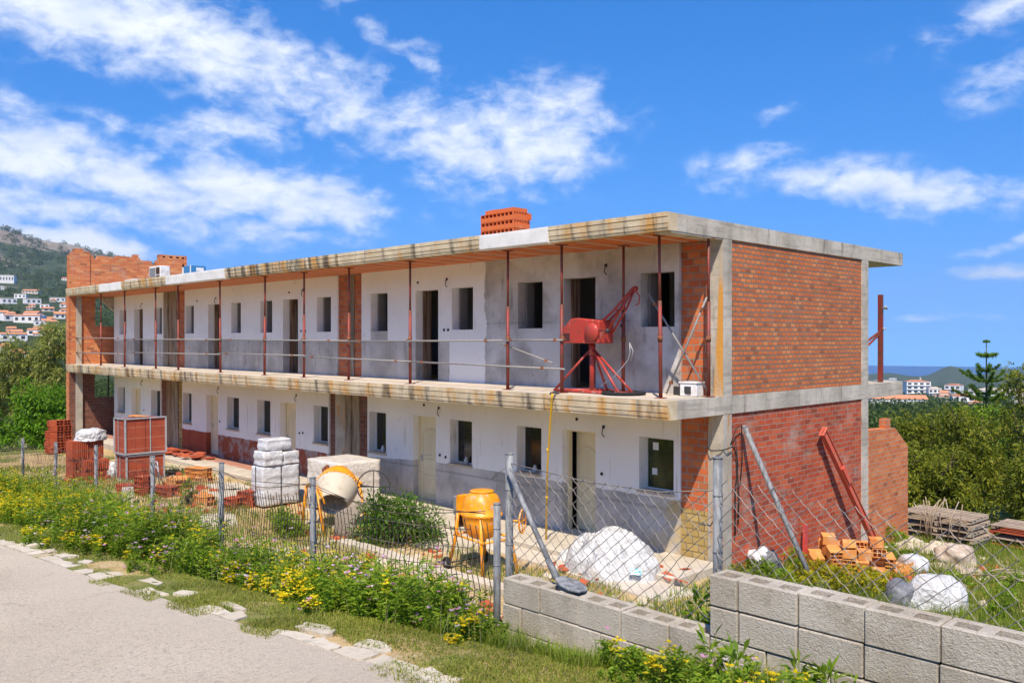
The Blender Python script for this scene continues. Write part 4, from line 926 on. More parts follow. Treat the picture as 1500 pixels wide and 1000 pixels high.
def mesh_wires():
    mb = MB(); hz = MB(); x = -19.1; i = 0
    while x < 3.38:
        y, zt, sag = fence_pt(x); zb = gz(x, y) + .02; h = zt - .16 - zb
        top = h + .03 * math.sin(i * 1.9) + .03 * mnoise.noise((x * 1.1, 0, 0)) - (.25 if -9.5 < x < -6 else .0) * (.5 + mnoise.noise((x * .6, 5, 0)))
        pts = []
        for k in range(6):
            f = k / 5; kink = .035 if k in (2, 4) else 0
            pts.append((x + .012 * mnoise.noise((x * 3, f * 2, 1)) + .03 * mnoise.noise((x * .5, f * 1.5, 3)), y - .045 + kink + .05 * mnoise.noise((x * .8, f, 7)), zb + top * f))
        mb.tube([(p[0] + 6, p[1] + 6.5, p[2] + 2.4) for p in pts], .0046, 3, False, False)
        x += .075 if x > -6 else .11; i += 1
    for f in (.06, .24, .42, .60, .78, .95):
        pts = []; x = -19.1
        while x < 3.38:
            y, zt, sag = fence_pt(x); zb = gz(x, y) + .02; h = zt - .16 - zb
            pts.append((x + 6, y - .05 + 6.5 + .04 * mnoise.noise((x * .8, f, 7)), zb + h * f + .03 * mnoise.noise((x * .9, f * 9, 2)) + 2.4)); x += .3
        mb.tube(pts, .004, 3, False, False)
    o = mb.build('wire_mesh', MT['mesh_wire'], MF); return o
mesh_wires()
mb = MB()
for dz in (.0, -.02):
    pts = []; x = -19.1
    while x < 3.4: y, zt, sag = fence_pt(x); pts.append((x + 6, y - .045 + 6.5, zt + dz - .06 - .03 * math.sin(x * 2 + dz * 90) + 2.4)); x += .35
    mb.tube(pts, .004, 4, False, False)
mb.build('strand_wire', MT['mesh_wire'], MF)
CF = thing('chain_link_fence', (5, -7.02, -.8), 'torn chain link fence on tall grey posts behind the block wall', 'fence')
for (x, y, z0, z1, lb) in [(3.36, -6.99, -1.9, .08, 'left post of the chain link fence above the low blocks'), (5.36, -6.99, -1.4, .24, 'post of the chain link fence at the step of the wall')]: post(CF, x - 5, y + 7.02, z0 + .8, z1 + .8, lb, .033)
def chain(x0, x1, zb, ztf, tear, name):
    mb = MB(); px, pz = .115, .105; n = int((x1 - x0) / (px / 2)); z_hi = max(ztf(x0), ztf(x1), ztf((x0 + x1) / 2)); rows = int((z_hi - zb) / pz) + 2
    def P(i, k):      # lattice node
        x = x0 + i * px / 2; z = zb + k * pz / 2
        return (x + .022 * mnoise.noise((x * 2.2, z * 2.2, 0)) + .010 * mnoise.noise((x * 9, z * 9, 4)) - 5, .015 + .05 * mnoise.noise((x * 1.1, z * 1.1, 8)), z + .020 * mnoise.noise((x * 2.2, z * 2.2, 5)) + .010 * mnoise.noise((x * 9, z * 9, 6)) + .8)
    for i in range(n):
        for k in range(2 * rows):
            if (i + k) % 2: continue
            xx = x0 + i * px / 2; zz = zb + k * pz / 2
            for dk in (1, -1):
                x2, z2 = xx + px / 2, zz + dk * pz / 2
                if z2 < zb or zz < zb or max(zz, z2) > ztf(xx): continue
                if tear(xx, zz): continue
                a, b = P(i, k), P(i + 1, k + dk); m = ((a[0] + b[0]) / 2 + .004, a[1] + .01 * (1 if dk > 0 else -1), (a[2] + b[2]) / 2 + .006 * dk)
                mb.tube([a, m, b], .0026, 4, False, False)
    return mb.build(name, MT['wire'], CF)
chain(3.38, 5.38, -1.5, lambda x: -.005 + .025 * mnoise.noise((x * 4, 0, 0)) + .12 * max(0, x - 4.96), lambda x, z: False, 'chain_link_mesh')
chain(5.38, 9.0, -1.0, lambda x: .15 - .10 * (x - 5.5) + .05 * mnoise.noise((x * 2, 0, 0)) + (.05 if x > 6.6 else 0), lambda x, z: (mnoise.noise((x * 1.3, z * 1.6, 3)) > .16 and x > 5.9) or (x > 6.15 and mnoise.noise((x * .7, z * .8, 9)) > .05), 'chain_link_mesh')
tb = MB(); tb.tube([(3.36 - 5, .02, .81), (4.2 - 5, .03, .75), (4.9 - 5, .02, .76), (5.36 - 5, .02, .83)], .004, 4).tube([(-1.62, .03, .80), (-1.74, .0, .72), (-1.80, -.02, .66)], .004, 4)
tb.tube([(5.36 - 5, .03, .62), (5.28 - 5, .1, .60), (5.22 - 5, .16, .55), (5.1 - 5, .2, .54)], .005, 4).build('strand_wire', MT['wire'], CF)
# shovel that braces the fence post, blade on the wall
sv = thing('shovel', (3.98, -7.10, -.856), 'grey steel shovel leaning on the left chain link post, blade on the block wall', 'shovel')
MB().tube([(-.01, .01, .07), (-.29, .03, .44), (-.575, .055, .82)], .021, 10).build('shaft', MT['post_steel'], sv)
bl = [(-.045, .18), (.045, .18), (.09, .12), (.095, .02), (.055, -.08), (0, -.115), (-.055, -.08), (-.095, .02), (-.09, .12)]
Mx = Matrix.Translation((.135, -.01, .045)) @ Matrix.Rotation(R(-6), 4, 'Z') @ Matrix.Rotation(R(10), 4, 'Y') @ Matrix.Rotation(R(-90), 4, 'Z')
MB().prism(bl, 'z', -.004, .004, Mx).build('blade', MT['post_steel'], sv)
MB().tube([(-.09, .016, .17), (.02, .0, .05)], [.024, .030], 10).build('socket', MT['post_steel'], sv)
# ------------------------------------------------------------------ concrete mixers
ORG = MT['mixer_orange']
def wheel(parent, c, r, ax=(0, 1, 0)):
    M = Matrix.Translation(c) @ Vector((0, 0, 1)).rotation_difference(Vector(ax)).to_matrix().to_4x4()
    o = MB().lathe([(r * .45, -.03), (r * .8, -.038), (r, -.022), (r, .022), (r * .8, .038), (r * .45, .03), (r * .45, -.03)], 20, M).build('wheel', MT['rubber'], parent)
    MB().lathe([(0, -.032), (r * .2, -.034), (r * .46, -.012), (r * .46, .012), (r * .2, .034), (0, .032)], 14, M).build('hub', MT['galvanised'], o)
MX2 = Matrix.Diagonal((.87, .87, 1, 1))
m2 = thing('cement_mixer', (-3.06, -1.43, gz(-3.06, -1.43)), 'upright orange cement mixer with its drum mouth turned up, beside the fence post', 'cement mixer', rz=R(-8))
MB().lathe([(0, .64), (.20, .64), (.27, .67), (.36, .80), (.40, .95), (.41, 1.05), (.425, 1.055), (.425, 1.09), (.405, 1.095), (.405, 1.22), (.385, 1.32), (.33, 1.41), (.25, 1.455), (.24, 1.475), (.215, 1.475), (.21, 1.42), (.0, 1.30)], 32, MX2).build('drum', ORG, m2)
MB().lathe([(0, 1.475), (.22, 1.475), (.225, 1.49), (.20, 1.50), (0, 1.505)], 24, Matrix.Translation((.0, 0, 0.0))).build('drum_lid', ORG, m2)
mb = MB()
for k in range(26): q = 2 * math.pi * k / 26; mb.cbox((.366 * math.cos(q), .366 * math.sin(q), 1.072), (.022, .022, .04), (0, 0, q))
mb.build('gear_ring', ORG, m2)
legs = [((.52, -.33), (.38, -.28)), ((.54, .42), (.38, .34)), ((-.52, -.36), (-.37, -.28)), ((-.52, .42), (-.37, .32))]
for (fx, fy), (tx, ty_) in legs:
    z0 = .0 if fx > 0 else .13
    MB().tube([(fx, fy, z0), (tx + (fx - tx) * .25, ty_ + (fy - ty_) * .25, .62), (tx, ty_, 1.05)], .032, 8).build('leg', ORG, m2)
MB().tube([(.48, -.31, .66), (-.44, -.31, .66)], .022, 8).tube([(.48, .37, .66), (-.44, .37, .66)], .022, 8).tube([(.48, -.31, .66), (.48, .37, .66)], .022, 8).tube([(-.44, -.31, .66), (-.44, .37, .66)], .022, 8).build('frame', ORG, m2)
for fy in (-.40, .46): wheel(m2, (-.56, fy, .115), .115)
MB().tube([(-.56, -.4, .115), (-.56, .46, .115)], .014, 6).build('axle', MT['dark_metal'], m2)
MB().box(-.60, -.46, -.24, .12, .98, 1.34).build('motor_box', MT['grey_plastic'], m2, bevel=.02); MB().box(-.585, -.475, -.22, .08, .76, .975).build('motor_foot', MT['dark_metal'], m2, bevel=.02)
MB().prism([(-.46, 1.02), (-.36, 1.02), (-.36, 1.36), (-.42, 1.38), (-.46, 1.32)], 'y', -.26, .2).build('guard', ORG, m2)
mb = MB(); cen = Vector((.62, .46, .98)); ax = Vector((.75, .55, .0)).normalized(); u = ax.cross(Vector((0, 0, 1))); pts = [cen + (u * math.cos(2 * math.pi * k / 20) + Vector((0, 0, 1)) * math.sin(2 * math.pi * k / 20)) * .21 for k in range(21)]
mb.tube(pts, .017, 6, False)
for k in range(4): mb.tube([cen, pts[k * 5]], .012, 6)
mb.tube([cen, cen - ax * .30], .02, 6).build('tilt_wheel', ORG, m2)
m1 = thing('cement_mixer', (-8.08, -1.27, gz(-8, -1.2) - .10), 'tipped cement mixer with cream drum mouth and orange back, behind the fence near the shrub', 'cement mixer')
Md = Matrix.Translation((0, 0, 1.0)) @ Matrix.Rotation(R(-44), 4, 'Z') @ Matrix.Rotation(R(126), 4, 'Y')
MB().lathe([(0, -.50), (.20, -.50), (.26, -.46), (.40, -.28), (.46, -.10), (.46, -.04)], 30, Md).build('drum_back', ORG, m1)
MB().lathe([(.47, -.04), (.475, .02), (.46, .10), (.40, .30), (.33, .46), (.325, .50), (.30, .50), (.34, .30), (.36, .0), (.0, -.1)], 30, Md).build('drum_mouth', MT['drum_cream'], m1)
mb = MB()
for k in range(34): q = 2 * math.pi * k / 34; p = Md @ Vector((.475 * math.cos(q), .475 * math.sin(q), -.05)); mb.cbox(p, (.03, .03, .03), (q, .4, q))
mb.build('gear_ring', ORG, m1)
MB().tube([(-.40, -.52, 1.05), (-.15, -.56, 1.18), (.15, -.54, 1.05), (.3, -.50, .75)], .03, 8).tube([(-.40, .52, 1.05), (-.1, .56, 1.2), (.2, .54, 1.05)], .03, 8).tube([(-.40, -.52, 1.05), (-.52, 0, 1.1), (-.40, .52, 1.05)], .03, 8).build('yoke', ORG, m1)
for a, b_ in [((-.42, -.52, 1.06), (-.75, -.45, 0)), ((-.42, .52, 1.06), (-.70, .50, .0)), ((.05, -.56, 1.1), (.40, -.55, 0)), ((.05, .56, 1.1), (.45, .55, 0))]: MB().tube([a, b_], .032, 8).build('leg', ORG, m1)
MB().box(-.80, -.48, -.2, .2, .55, 1.0).build('motor_box', MT['grey_plastic'], m1, bevel=.03); MB().lathe([(0, 0), (.05, 0), (.05, .10), (0, .10)], 12, Matrix.Translation((-.30, -.1, 1.42)) @ Matrix.Rotation(R(60), 4, 'Y')).box(-.36, -.24, -.16, -.04, 1.34, 1.42).build('shaft_cap', MT['rust'], m1)
mb = MB(); cen = Vector((.55, .62, 1.02)); ax = Vector((.72, -.70, 0)); u = ax.cross(Vector((0, 0, 1))).normalized(); pts = [cen + (u * math.cos(2 * math.pi * k / 28) + Vector((0, 0, 1)) * math.sin(2 * math.pi * k / 28)) * .37 for k in range(29)]
mb.tube(pts, .014, 6, False).tube([pts[0], pts[14]], .012, 6).tube([pts[7], pts[21]], .012, 6).tube([cen, (.2, .5, 1.02)], .02, 6).build('tilt_wheel', MT['dark_metal'], m1)
tray = thing('cement_chute', (-7.05, -1.45, gz(-7, -1.4)), 'crusted cement chute hanging below the tipped mixer drum', 'chute')
mb = MB(); path = [(.25, .45, .66), (.18, .25, .60), (.08, .0, .52), (.0, -.18, .44), (-.03, -.27, .32), (-.02, -.28, .16), (.02, -.30, .02)]; vs = []; fs = []
for i, p in enumerate(path):
    for j in range(5): a = (j - 2) / 2; vs.append((p[0] + a * .20, p[1] + a * .19 * (1 if i < 4 else .6), p[2] + .10 * a * a * (1 if i < 4 else .3) + .02 * mnoise.noise((i, j, 0))))
for i in range(len(path) - 1):
    for j in range(4): fs.append((i * 5 + j, i * 5 + j + 1, (i + 1) * 5 + j + 1, (i + 1) * 5 + j))
mb.add(vs, fs, True); o = mb.build('sheet', MT['cement_crust'], tray); md = o.modifiers.new('solid', 'SOLIDIFY'); md.thickness = .025
MB().tube([(.02, -.3, .03), (-.2, -.55, .02)], .02, 6).tube([(.02, -.3, .03), (-.12, -.28, .015)], .018, 6).build('foot', MT['cement_crust'], tray)

# ------------------------------------------------------------------ stacks of bricks and wrapped pallets
def strapped_pack(name, loc, label, sx, sy, tiers, m, rz=0, straps='galvanised', cat='pallet'):
    t = thing(name, loc, label, cat, None, rz); z = .0
    for (h, gx, tilt) in tiers:
        Mx = Matrix.Translation((0, 0, z)) @ Matrix.Rotation(tilt, 4, 'Y')
        mb = MB(); nb = max(3, int(sx / .2)); ny_ = max(3, int(sy / .26))
        for i in range(nb):
            for j in range(ny_):
                j_ = random.uniform(-.006, .006); mb.box(-sx / 2 * gx + sx * gx * i / nb + .004, -sx / 2 * gx + sx * gx * (i + 1) / nb - .004, -sy / 2 * gx + sy * gx * j / ny_ + .004 + j_, -sy / 2 * gx + sy * gx * (j + 1) / ny_ - .004 + j_, .03, h - .03 + j_, Mx)
        mb.build('tile_pack', MT[m], t)
        fr = MB(); a, b, w = sx * gx / 2 + .012, sy * gx / 2 + .012, .022
        for zz in (.03, h - .02):
            fr.box(-a, a, -b - w, -b, zz - w, zz + w, Mx).box(a, a + w, -b, b, zz - w, zz + w, Mx)
        for (px, py) in [(-a, -b), (a, -b), (a, b)]: fr.box(px - w, px + w, py - w, py + w, .0, h, Mx)
        fr.box(-.13, -.10, -b - .008, -b, .03, h, Mx); fr.box(a, a + .008, .12, .15, .03, h, Mx)
        fr.build('edge_frame', MT[straps], t); z += h + .01
    return t
strapped_pack('tile_pallet', (-18.2, -1.72, -3.2), 'tall two tier pallet of dark red tile packs in grey corner frames', .80, 1.12, [(.78, .98, 0), (1.10, 1.06, R(-1.2))], 'panel_red')
MB_ = MB()
for k in range(5): MB_.cbox((-.2 + .12 * k, -.1 + .1 * math.sin(k * 2), .012 + .004 * k), (.34, .24, .014), (.03, .05, k * .7))
tag(MB_.build('loose_tile', MT['clay_pale'], loc=(-18.22, -1.72, -1.305)), 'scatter of loose tiles on top of the tall framed tile pallet', 'tiles')
def tile_stack(loc, label, sx, sy, h, m='clay_red', rz=0):
    """stack of upright ribbed tiles"""
    t = thing('roof_tile_stack', loc, label, 'tile stack', None, rz); mb = MB(); n = int(sy / .055)
    for r_ in range(2):
        for i in range(n):
            y = -sy / 2 + sy * i / n; zt = h / 2 * (r_ + 1) - random.uniform(0, .05); mb.box(-sx / 2 + random.uniform(-.015, .015), sx / 2 + random.uniform(-.02, .02), y + .006, y + .045, h / 2 * r_ + .005, zt)
        for i in range(int(sx / .055)):
            x = -sx / 2 + sx * i / int(sx / .055); mb.box(x + .006, x + .043, -sy / 2 - .02, -sy / 2 + .004, h / 2 * r_ + .005, h / 2 * (r_ + 1) - random.uniform(.0, .05))
    mb.build('tiles', MT[m], t); return t
tile_stack((-19.75, -2.80, -3.2), 'stack of upright red roof tiles under a white sheet, left of the tall framed pallet', .54, .93, 1.15)
tile_stack((-19.0, -2.75, -3.2), 'lower stack of red roof tiles squeezed beside the sheeted stack', .34, .7, .62)
def crease(v, s):
    d = mnoise.voronoi(v * s + mnoise.noise_vector(v * s * .6) * .55)[0]; return min(.5, d[1] - d[0])
def blob(name, loc, label, cat, size, m, seed=0, rz=0, amp=.16, flat=.35, sub=5, group=None, crz=1.0):
    bm = bmesh.new(); bmesh.ops.create_icosphere(bm, subdivisions=sub, radius=1)
    for v in bm.verts:
        c = v.co.copy(); n1 = mnoise.noise(c * 1.6 + Vector((seed, 0, 0))); rdg = abs(mnoise.noise(c * 3.1 + Vector((0, seed, 1)))) + .5 * abs(mnoise.noise(c * 6.5 + Vector((2, seed, 1)))) + .25 * abs(mnoise.noise(c * 13 + Vector((2, 3, seed))))
        f = 1 + amp * n1 * 1.7 + amp * crz * (.35 - .85 * crease(c + Vector((seed, 0, 0)), 1.9) - .42 * crease(c + Vector((0, seed, 0)), 4.3) + .12 * rdg); c *= f
        if c.z < -flat: c.z = -flat - (c.z + flat) * .05 * 0
        v.co = Vector((c.x * size[0], c.y * size[1], (c.z + flat) * size[2] / (1 + flat)))
    me = bpy.data.meshes.new(name); bm.to_mesh(me); bm.free(); me.polygons.foreach_set('use_smooth', [True] * len(me.polygons)); me.materials.append(MT[m])
    o = bpy.data.objects.new(name, me); COL.objects.link(o); o.location = loc; o.rotation_euler = (0, 0, rz); return tag(o, label, cat, group)
blob('plastic_sheet', (-19.7, -2.65, -2.08), 'crumpled white plastic sheet bundled on the roof tile stack', 'plastic sheet', (.32, .46, .36), 'white_wrap', 3)
blob('plastic_sheet', (-18.85, -2.3, -3.2), 'small white rag hanging between the roof tile stacks', 'plastic sheet', (.15, .15, .5), 'white_wrap', 8, sub=4)
def wrapped(name, loc, label, parts, m, rz=0):
    t = thing(name, loc, label, 'pallet', None, rz)
    for i, (x0, x1, y0, y1, z0, z1) in enumerate(parts):
        bm = bmesh.new(); bmesh.ops.create_cube(bm, size=1); bmesh.ops.subdivide_edges(bm, edges=bm.edges, cuts=15, use_grid_fill=True)
        for v in bm.verts:
            p = v.co; q = Vector((x0 + (p.x + .5) * (x1 - x0), y0 + (p.y + .5) * (y1 - y0), z0 + (p.z + .5) * (z1 - z0)))
            k = .018 * mnoise.noise(q * 5 + Vector((i * 3, 0, 0))) + .010 * mnoise.noise(q * 13) + .012 * math.sin(q.z * 26) * (1 if abs(p.z) < .49 else 0)
            ed = sum(1 for a in (p.x, p.y, p.z) if abs(abs(a) - .5) < .01)
            q += Vector((p.x, p.y, p.z)).normalized() * (k - (.02 if ed > 1 else 0)); v.co = q
        me = bpy.data.meshes.new('wrapped_block'); bm.to_mesh(me); bm.free(); me.polygons.foreach_set('use_smooth', [True] * len(me.polygons)); me.materials.append(MT[m if i < 9 else 'grey_wrap'])
        o = bpy.data.objects.new('wrapped_block', me); COL.objects.link(o); o.parent = t
    return t
wp = wrapped('wrapped_pallet', (-11.62, -.82, -3.2), 'tall white stack of film wrapped blocks in three tiers, right of the reddish doorway', [(-.29, .29, -.54, .54, .02, 1.02), (-.25, .30, -.50, .06, 1.03, 1.40), (-.24, .27, .07, .54, 1.03, 1.36), (-.22, .24, -.40, .34, 1.41, 1.70)], 'grey_wrap')
MB().box(.297, .31, -.02, .0, .0, 1.02).box(.297, .31, .5, .52, 0, 1.02).box(-.02, .0, -.56, -.547, 0, 1.02).build('strap', MT['dark_metal'], wp)
w2 = wrapped('wrapped_pallet', (-9.85, .10, -3.2), 'large cream wrapped pallet behind the tipped mixer', [(-.75, .72, -.62, .60, .05, 1.26)], 'cream_wrap')
brick_pack('hollow_brick_stack', (-27.2, -1.35, gz(-27, -1.35)), 'stack of red hollow bricks at the far left corner pillar', 2, 3, 6, .30, .26, .21, 'clay_red', holes=(2, 2), jit=.02, drop={(5, 0, 0), (5, 0, 1), (5, 0, 2), (4, 0, 0)})
for (x, y, nx, ny, rw, lb) in [(-15.85, -3.0, 3, 2, 2, 'low red brick pile in front of the tall framed pallet'), (-15.25, -2.75, 2, 2, 4, 'small upright red brick pile, tallest beside the grey block'), (-14.75, -2.35, 3, 2, 2, 'low red brick pile behind the fourth fence post'), (-15.9, -1.55, 4, 3, 2, 'wide orange brick pile right of the tall framed pallet'),
                               (-12.85, -2.2, 4, 2, 2, 'low brick pile half hidden in grass by the fifth fence post'), (-11.95, -1.85, 2, 2, 2, 'small square red brick pile left of the white wrapped stack'), (-11.85, -1.45, 2, 2, 3, 'taller red brick pile touching the white wrapped stack'), (-16.6, -.6, 4, 2, 3, 'orange brick pile behind the yard near the walkway edge')]:
    brick_pack('brick_pile', (x, y, gz(x, y) - .01), lb, nx, ny, rw, .19, .20, .135, 'clay_red' if nx < 4 else 'clay_pale', rz=R(random.uniform(-20, 20)), holes=(2, 1), jit=.02, cat='brick pile')
cb = thing('concrete_block', (-14.3, -3.55, gz(-14.3, -3.55)), 'single grey hollow concrete block lying in the grass before the brick piles', 'block', rz=R(-20))
MB().wall(-.22, .22, 0, .38, -.14, .14, [(-.09, .13, .10, .29)]).build('body', MT['block'], cb, bevel=.02)
mt = thing('metal_hoop', (-16.4, -2.0, -3.2), 'bent grey metal hoop standing among the brick piles', 'hoop'); MB().tube([(-.25, 0, 0), (-.22, 0, .55), (-.1, .02, .72), (.12, .02, .72), (.22, 0, .55), (.28, .02, 0)], .02, 6).tube([(-.1, .02, .7), (-.12, .3, 0)], .018, 6).build('bar', MT['galvanised'], mt)
for (x, y, a, b, rz, lb) in [(-13.4, -1.0, 1.7, 1.2, 12, 'pale concrete slab lying flat near the walkway'), (-10.5, -2.9, 1.5, .8, -25, 'pale slab half buried in grass before the tipped mixer'), (-14.6, -.6, 1.4, .9, -8, 'pale slab beside the orange brick pile'), (-5.0, -.55, 1.1, .8, 20, 'pale slab at the foot of the shrub')]:
    t = thing('concrete_slab', (x, y, gz(x, y)), lb, 'slab', rz=R(rz)); MB().prism([(-a / 2, -b / 2), (a * .3, -b * .55), (a / 2, -.1), (a * .42, b / 2), (-a * .35, b * .46), (-a * .52, .1)], 'z', .0, .07).build('slab', MT['paving'], t)
tl = thing('tile_pile', (-21.3, .95, -3.046), 'flat pile of dark red tiles lying on the walkway', 'tiles'); mb = MB()
for k in range(34): mb.cbox((random.uniform(-2.0, 1.6), random.uniform(-.32, .45), .02 + .03 * (k % 4)), (.42, .28, .022), (random.uniform(-.1, .1), random.uniform(-.12, .12), random.uniform(-.5, .5)))
mb.build('tiles', MT['clay_red'], tl)
# ------------------------------------------------------------------ heap of white plastic by the ajar door
def heap(loc, label, rx, ry, lumps, m):
    n = 110; vs = []; fs = []
    for i in range(n):
        for j in range(n):
            u, v = i / (n - 1) * 2 - 1, j / (n - 1) * 2 - 1; x, y = u * rx, v * ry; z = 0
            for (a, b, r_, h) in lumps:
                d = math.hypot(x - a, y - b) / r_; z = max(z, h * max(0, 1 - (d * (1 + .2 * mnoise.noise((x * 2, y * 2, a)))) ** 2.6) ** .55) if d < 1.2 else z
            wx, wy = x + .25 * mnoise.noise((x * 1.5, y * 1.5, 31)), y + .25 * mnoise.noise((x * 1.5, y * 1.5, 41))
            q3 = Vector((wx, wy, 0)); w = .5 - 1.5 * crease(q3, 1.7) - .75 * crease(q3 + Vector((5, 3, 0)), 3.9) - .3 * crease(q3, 8.5)
            e = min(1, z / .2); z = z * .84 + e * w * .20 - .03 * (1 - e)
            vs.append((x + .06 * mnoise.noise((x * 4, y * 4, 11)), y + .06 * mnoise.noise((x * 4, y * 4, 21)), z))
    for i in range(n - 1):
        for j in range(n - 1):
            q = (i * n + j, (i + 1) * n + j, (i + 1) * n + j + 1, i * n + j + 1)
            if max(vs[k][2] for k in q) > .0: fs.append(q)
    o = MB().add(vs, fs, True).build('plastic_sheeting', MT[m], loc=loc); return tag(o, label, 'plastic sheeting')
heap((-1.55, .42, -3.17), 'big heap of crumpled white plastic sacks in front of the lower corner window', 1.25, 1.0, [(-.05, .22, .55, .76), (.42, .10, .48, .66), (-.55, .05, .42, .56), (.78, -.10, .36, .44), (.32, -.50, .40, .40), (-.22, -.40, .42, .56), (-.98, -.05, .24, .2), (.1, -.15, .5, .62)], 'white_wrap')
tg = thing('paper_label', (-.62, -.05, -2.98), 'scrap of white and cyan paper lying on the plastic heap', 'paper', rz=.5); MB().box(-.10, .10, -.07, .07, 0, .004, Matrix.Rotation(R(35), 4, 'X')).build('sheet', MT['cyan_label'], tg)
bt = thing('broken_tiles', (-.45, .62, -3.17), 'broken terracotta tiles scattered right of the plastic heap', 'tiles'); mb = MB()
for k in range(16): mb.cbox((random.gauss(0, .26), random.gauss(0, .2), .03 + .025 * (k % 4)), (random.uniform(.12, .3), .16, .02), (random.uniform(-.4, .4), random.uniform(-.3, .3), random.uniform(0, 3)))
mb.build('tiles', MT['clay_red'], bt)
bt = thing('broken_tiles', (-2.05, -.25, -3.17), 'few broken tiles in front of the left side of the plastic heap', 'tiles'); mb = MB()
for k in range(7): mb.cbox((random.gauss(0, .25), random.gauss(0, .08), .02 + .015 * (k % 3)), (random.uniform(.15, .3), .16, .02), (random.uniform(-.2, .2), random.uniform(-.2, .2), random.uniform(0, 3)))
mb.build('tiles', MT['clay_red'], bt)
# ------------------------------------------------------------------ things by the end wall
lp = thing('leaning_pipe', (1.49, 2.36, gz(1.49, 2.36)), 'long light grey pipe leaning on the corner of the red end wall', 'pipe'); z_ = -.62 - gz(1.49, 2.36)
MB().tube([(0, 0, -.05), (-.72, 0, z_ * .5), (-1.40, 0, z_)], .048, 12).tube([(-1.40, 0, z_), (-1.43, 0, z_ + .05)], .04, 12).build('tube', MT['post_steel'], lp)
lb = thing('leaning_beam', (.40, 7.72, gz(.3, 7.8)), 'red steel beam leaning across the lower end wall', 'beam'); z_ = -.90 - gz(.3, 7.8); A_, B_ = Vector((0, 0, -.05)), Vector((-.28, -2.25, z_))
d_ = (B_ - A_); Mb = Matrix.Translation(A_) @ Vector((0, 0, 1)).rotation_difference(d_.normalized()).to_matrix().to_4x4()
MB().box(-.05, .05, -.085, -.07, 0, d_.length, Mb).box(-.05, .05, .07, .085, 0, d_.length, Mb).box(-.02, .02, -.07, .07, 0, d_.length, Mb).build('channel', MT['red_faded'], lb)
MB().box(-.06, .06, -.13, .13, d_.length - .02, d_.length, Mb).box(.05, .09, -.06, .06, d_.length * .60, d_.length * .72, Mb).build('end_plate', MT['red_faded'], lb)
p2 = thing('red_plank', (.38, 4.75, gz(.38, 4.75)), 'short red plank propped low against the end wall', 'plank'); MB().cbox((-.17, -.25, .35), (.04, .13, .95), (R(-32), R(-18), 0)).build('board', MT['red_paint'], p2)
bh = thing('brick_heap', (1.1, 4.85, gz(1.1, 4.9) + .0), 'untidy heap of pale orange hollow bricks by the end wall', 'brick heap'); mb = MB(); random.seed(21)
for (x, y, z, rz, f) in [(i * .27 - .80 + random.uniform(-.03, .03), j * .24 - .5, k * .172, random.uniform(-.35, .35), random.random()) for k in range(4) for i in range(6) for j in range(4) if random.random() < (.98, .85, .55, .28)[k] and (i - 2.5) ** 2 * .5 + (j - 1.5) ** 2 * .7 < 4.6 - k * .9]:
    Mx = Matrix.Translation((x, y, z + random.uniform(0, .02))) @ Matrix.Rotation(rz, 4, 'Z') @ Matrix.Rotation(random.uniform(-.1, .1) * k, 4, 'X')
    hollow_brick(mb, -.125, -.11, 0, .25, .22, .165, 3, 2, 'y' if f < .6 else 'x', Mx)
for k in range(14):
    a = random.uniform(0, 6.28); d = random.uniform(.75, 1.15); Mx = Matrix.Translation((math.cos(a) * d, math.sin(a) * d * .8, random.uniform(.0, .06))) @ Matrix.Rotation(random.uniform(0, 6), 4, 'Z') @ Matrix.Rotation(random.choice((0, 1.57, .4)), 4, 'X')
    hollow_brick(mb, -.125, -.11, 0, .25, .22 * random.choice((1, .6)), .165, 3, 2, 'y', Mx)
mb.build('bricks', MT['clay_pale'], bh); bh.rotation_euler = (0, 0, R(38))
blob('white_bag', (3.32, 2.85, gz(3.3, 2.9) - .05), 'big bulging white plastic bag in the grass behind the high block wall', 'bag', (.50, .36, .60), 'white_wrap', 5, R(40), amp=.085, crz=1.0)
blob('grey_bag', (2.88, 2.55, gz(2.8, 2.6) - .05), 'dark grey bag beside the big white bag', 'bag', (.28, .26, .46), 'grey_bag', 9, R(20), amp=.14)
blob('white_bag', (1.95, 5.55, gz(1.95, 5.5) - .03), 'small pale bag right of the orange brick heap', 'bag', (.30, .26, .42), 'grey_wrap', 14, 0, amp=.2, sub=4)
blob('plastic_sheet', (2.05, 7.6, gz(2, 7.6) - .03), 'crumpled brownish sheet lying before the wooden pallets', 'plastic sheet', (.42, .34, .48), 'brown_sheet', 17, .6, amp=.20)
blob('plastic_sheet', (2.45, 6.7, gz(2.4, 6.7) - .03), 'flat brownish cloth in the grass near the brown sheet', 'plastic sheet', (.5, .35, .16), 'brown_sheet', 27, .2, amp=.3)
cr = thing('dark_crate', (.42, 2.75, gz(.4, 2.7)), 'tilted dark grey ribbed crate half in the grass at the end wall', 'crate', rz=R(28)); Mx = Matrix.Rotation(R(-28), 4, 'Y') @ Matrix.Rotation(R(18), 4, 'X'); mb = MB().box(-.24, .24, -.2, .2, 0, .34, Mx)
for k in range(6): mb.box(-.245, .245, -.21, -.20, .03 + k * .055, .055 + k * .055, Mx)
mb.build('body', MT['grey_bag'], cr); blob('plastic_sheet', (.18, 2.75, gz(.2, 2.7) + .2), 'white rag on the dark crate', 'plastic sheet', (.18, .2, .22), 'grey_wrap', 31, 0, amp=.3, sub=4)
def rock(loc, label, s, seed): return blob('rubble_stone', loc, label, 'stone', (s, s * .8, s * .7), 'paving', seed, seed, amp=.22, sub=3, group='pale rubble stones by the pallets')
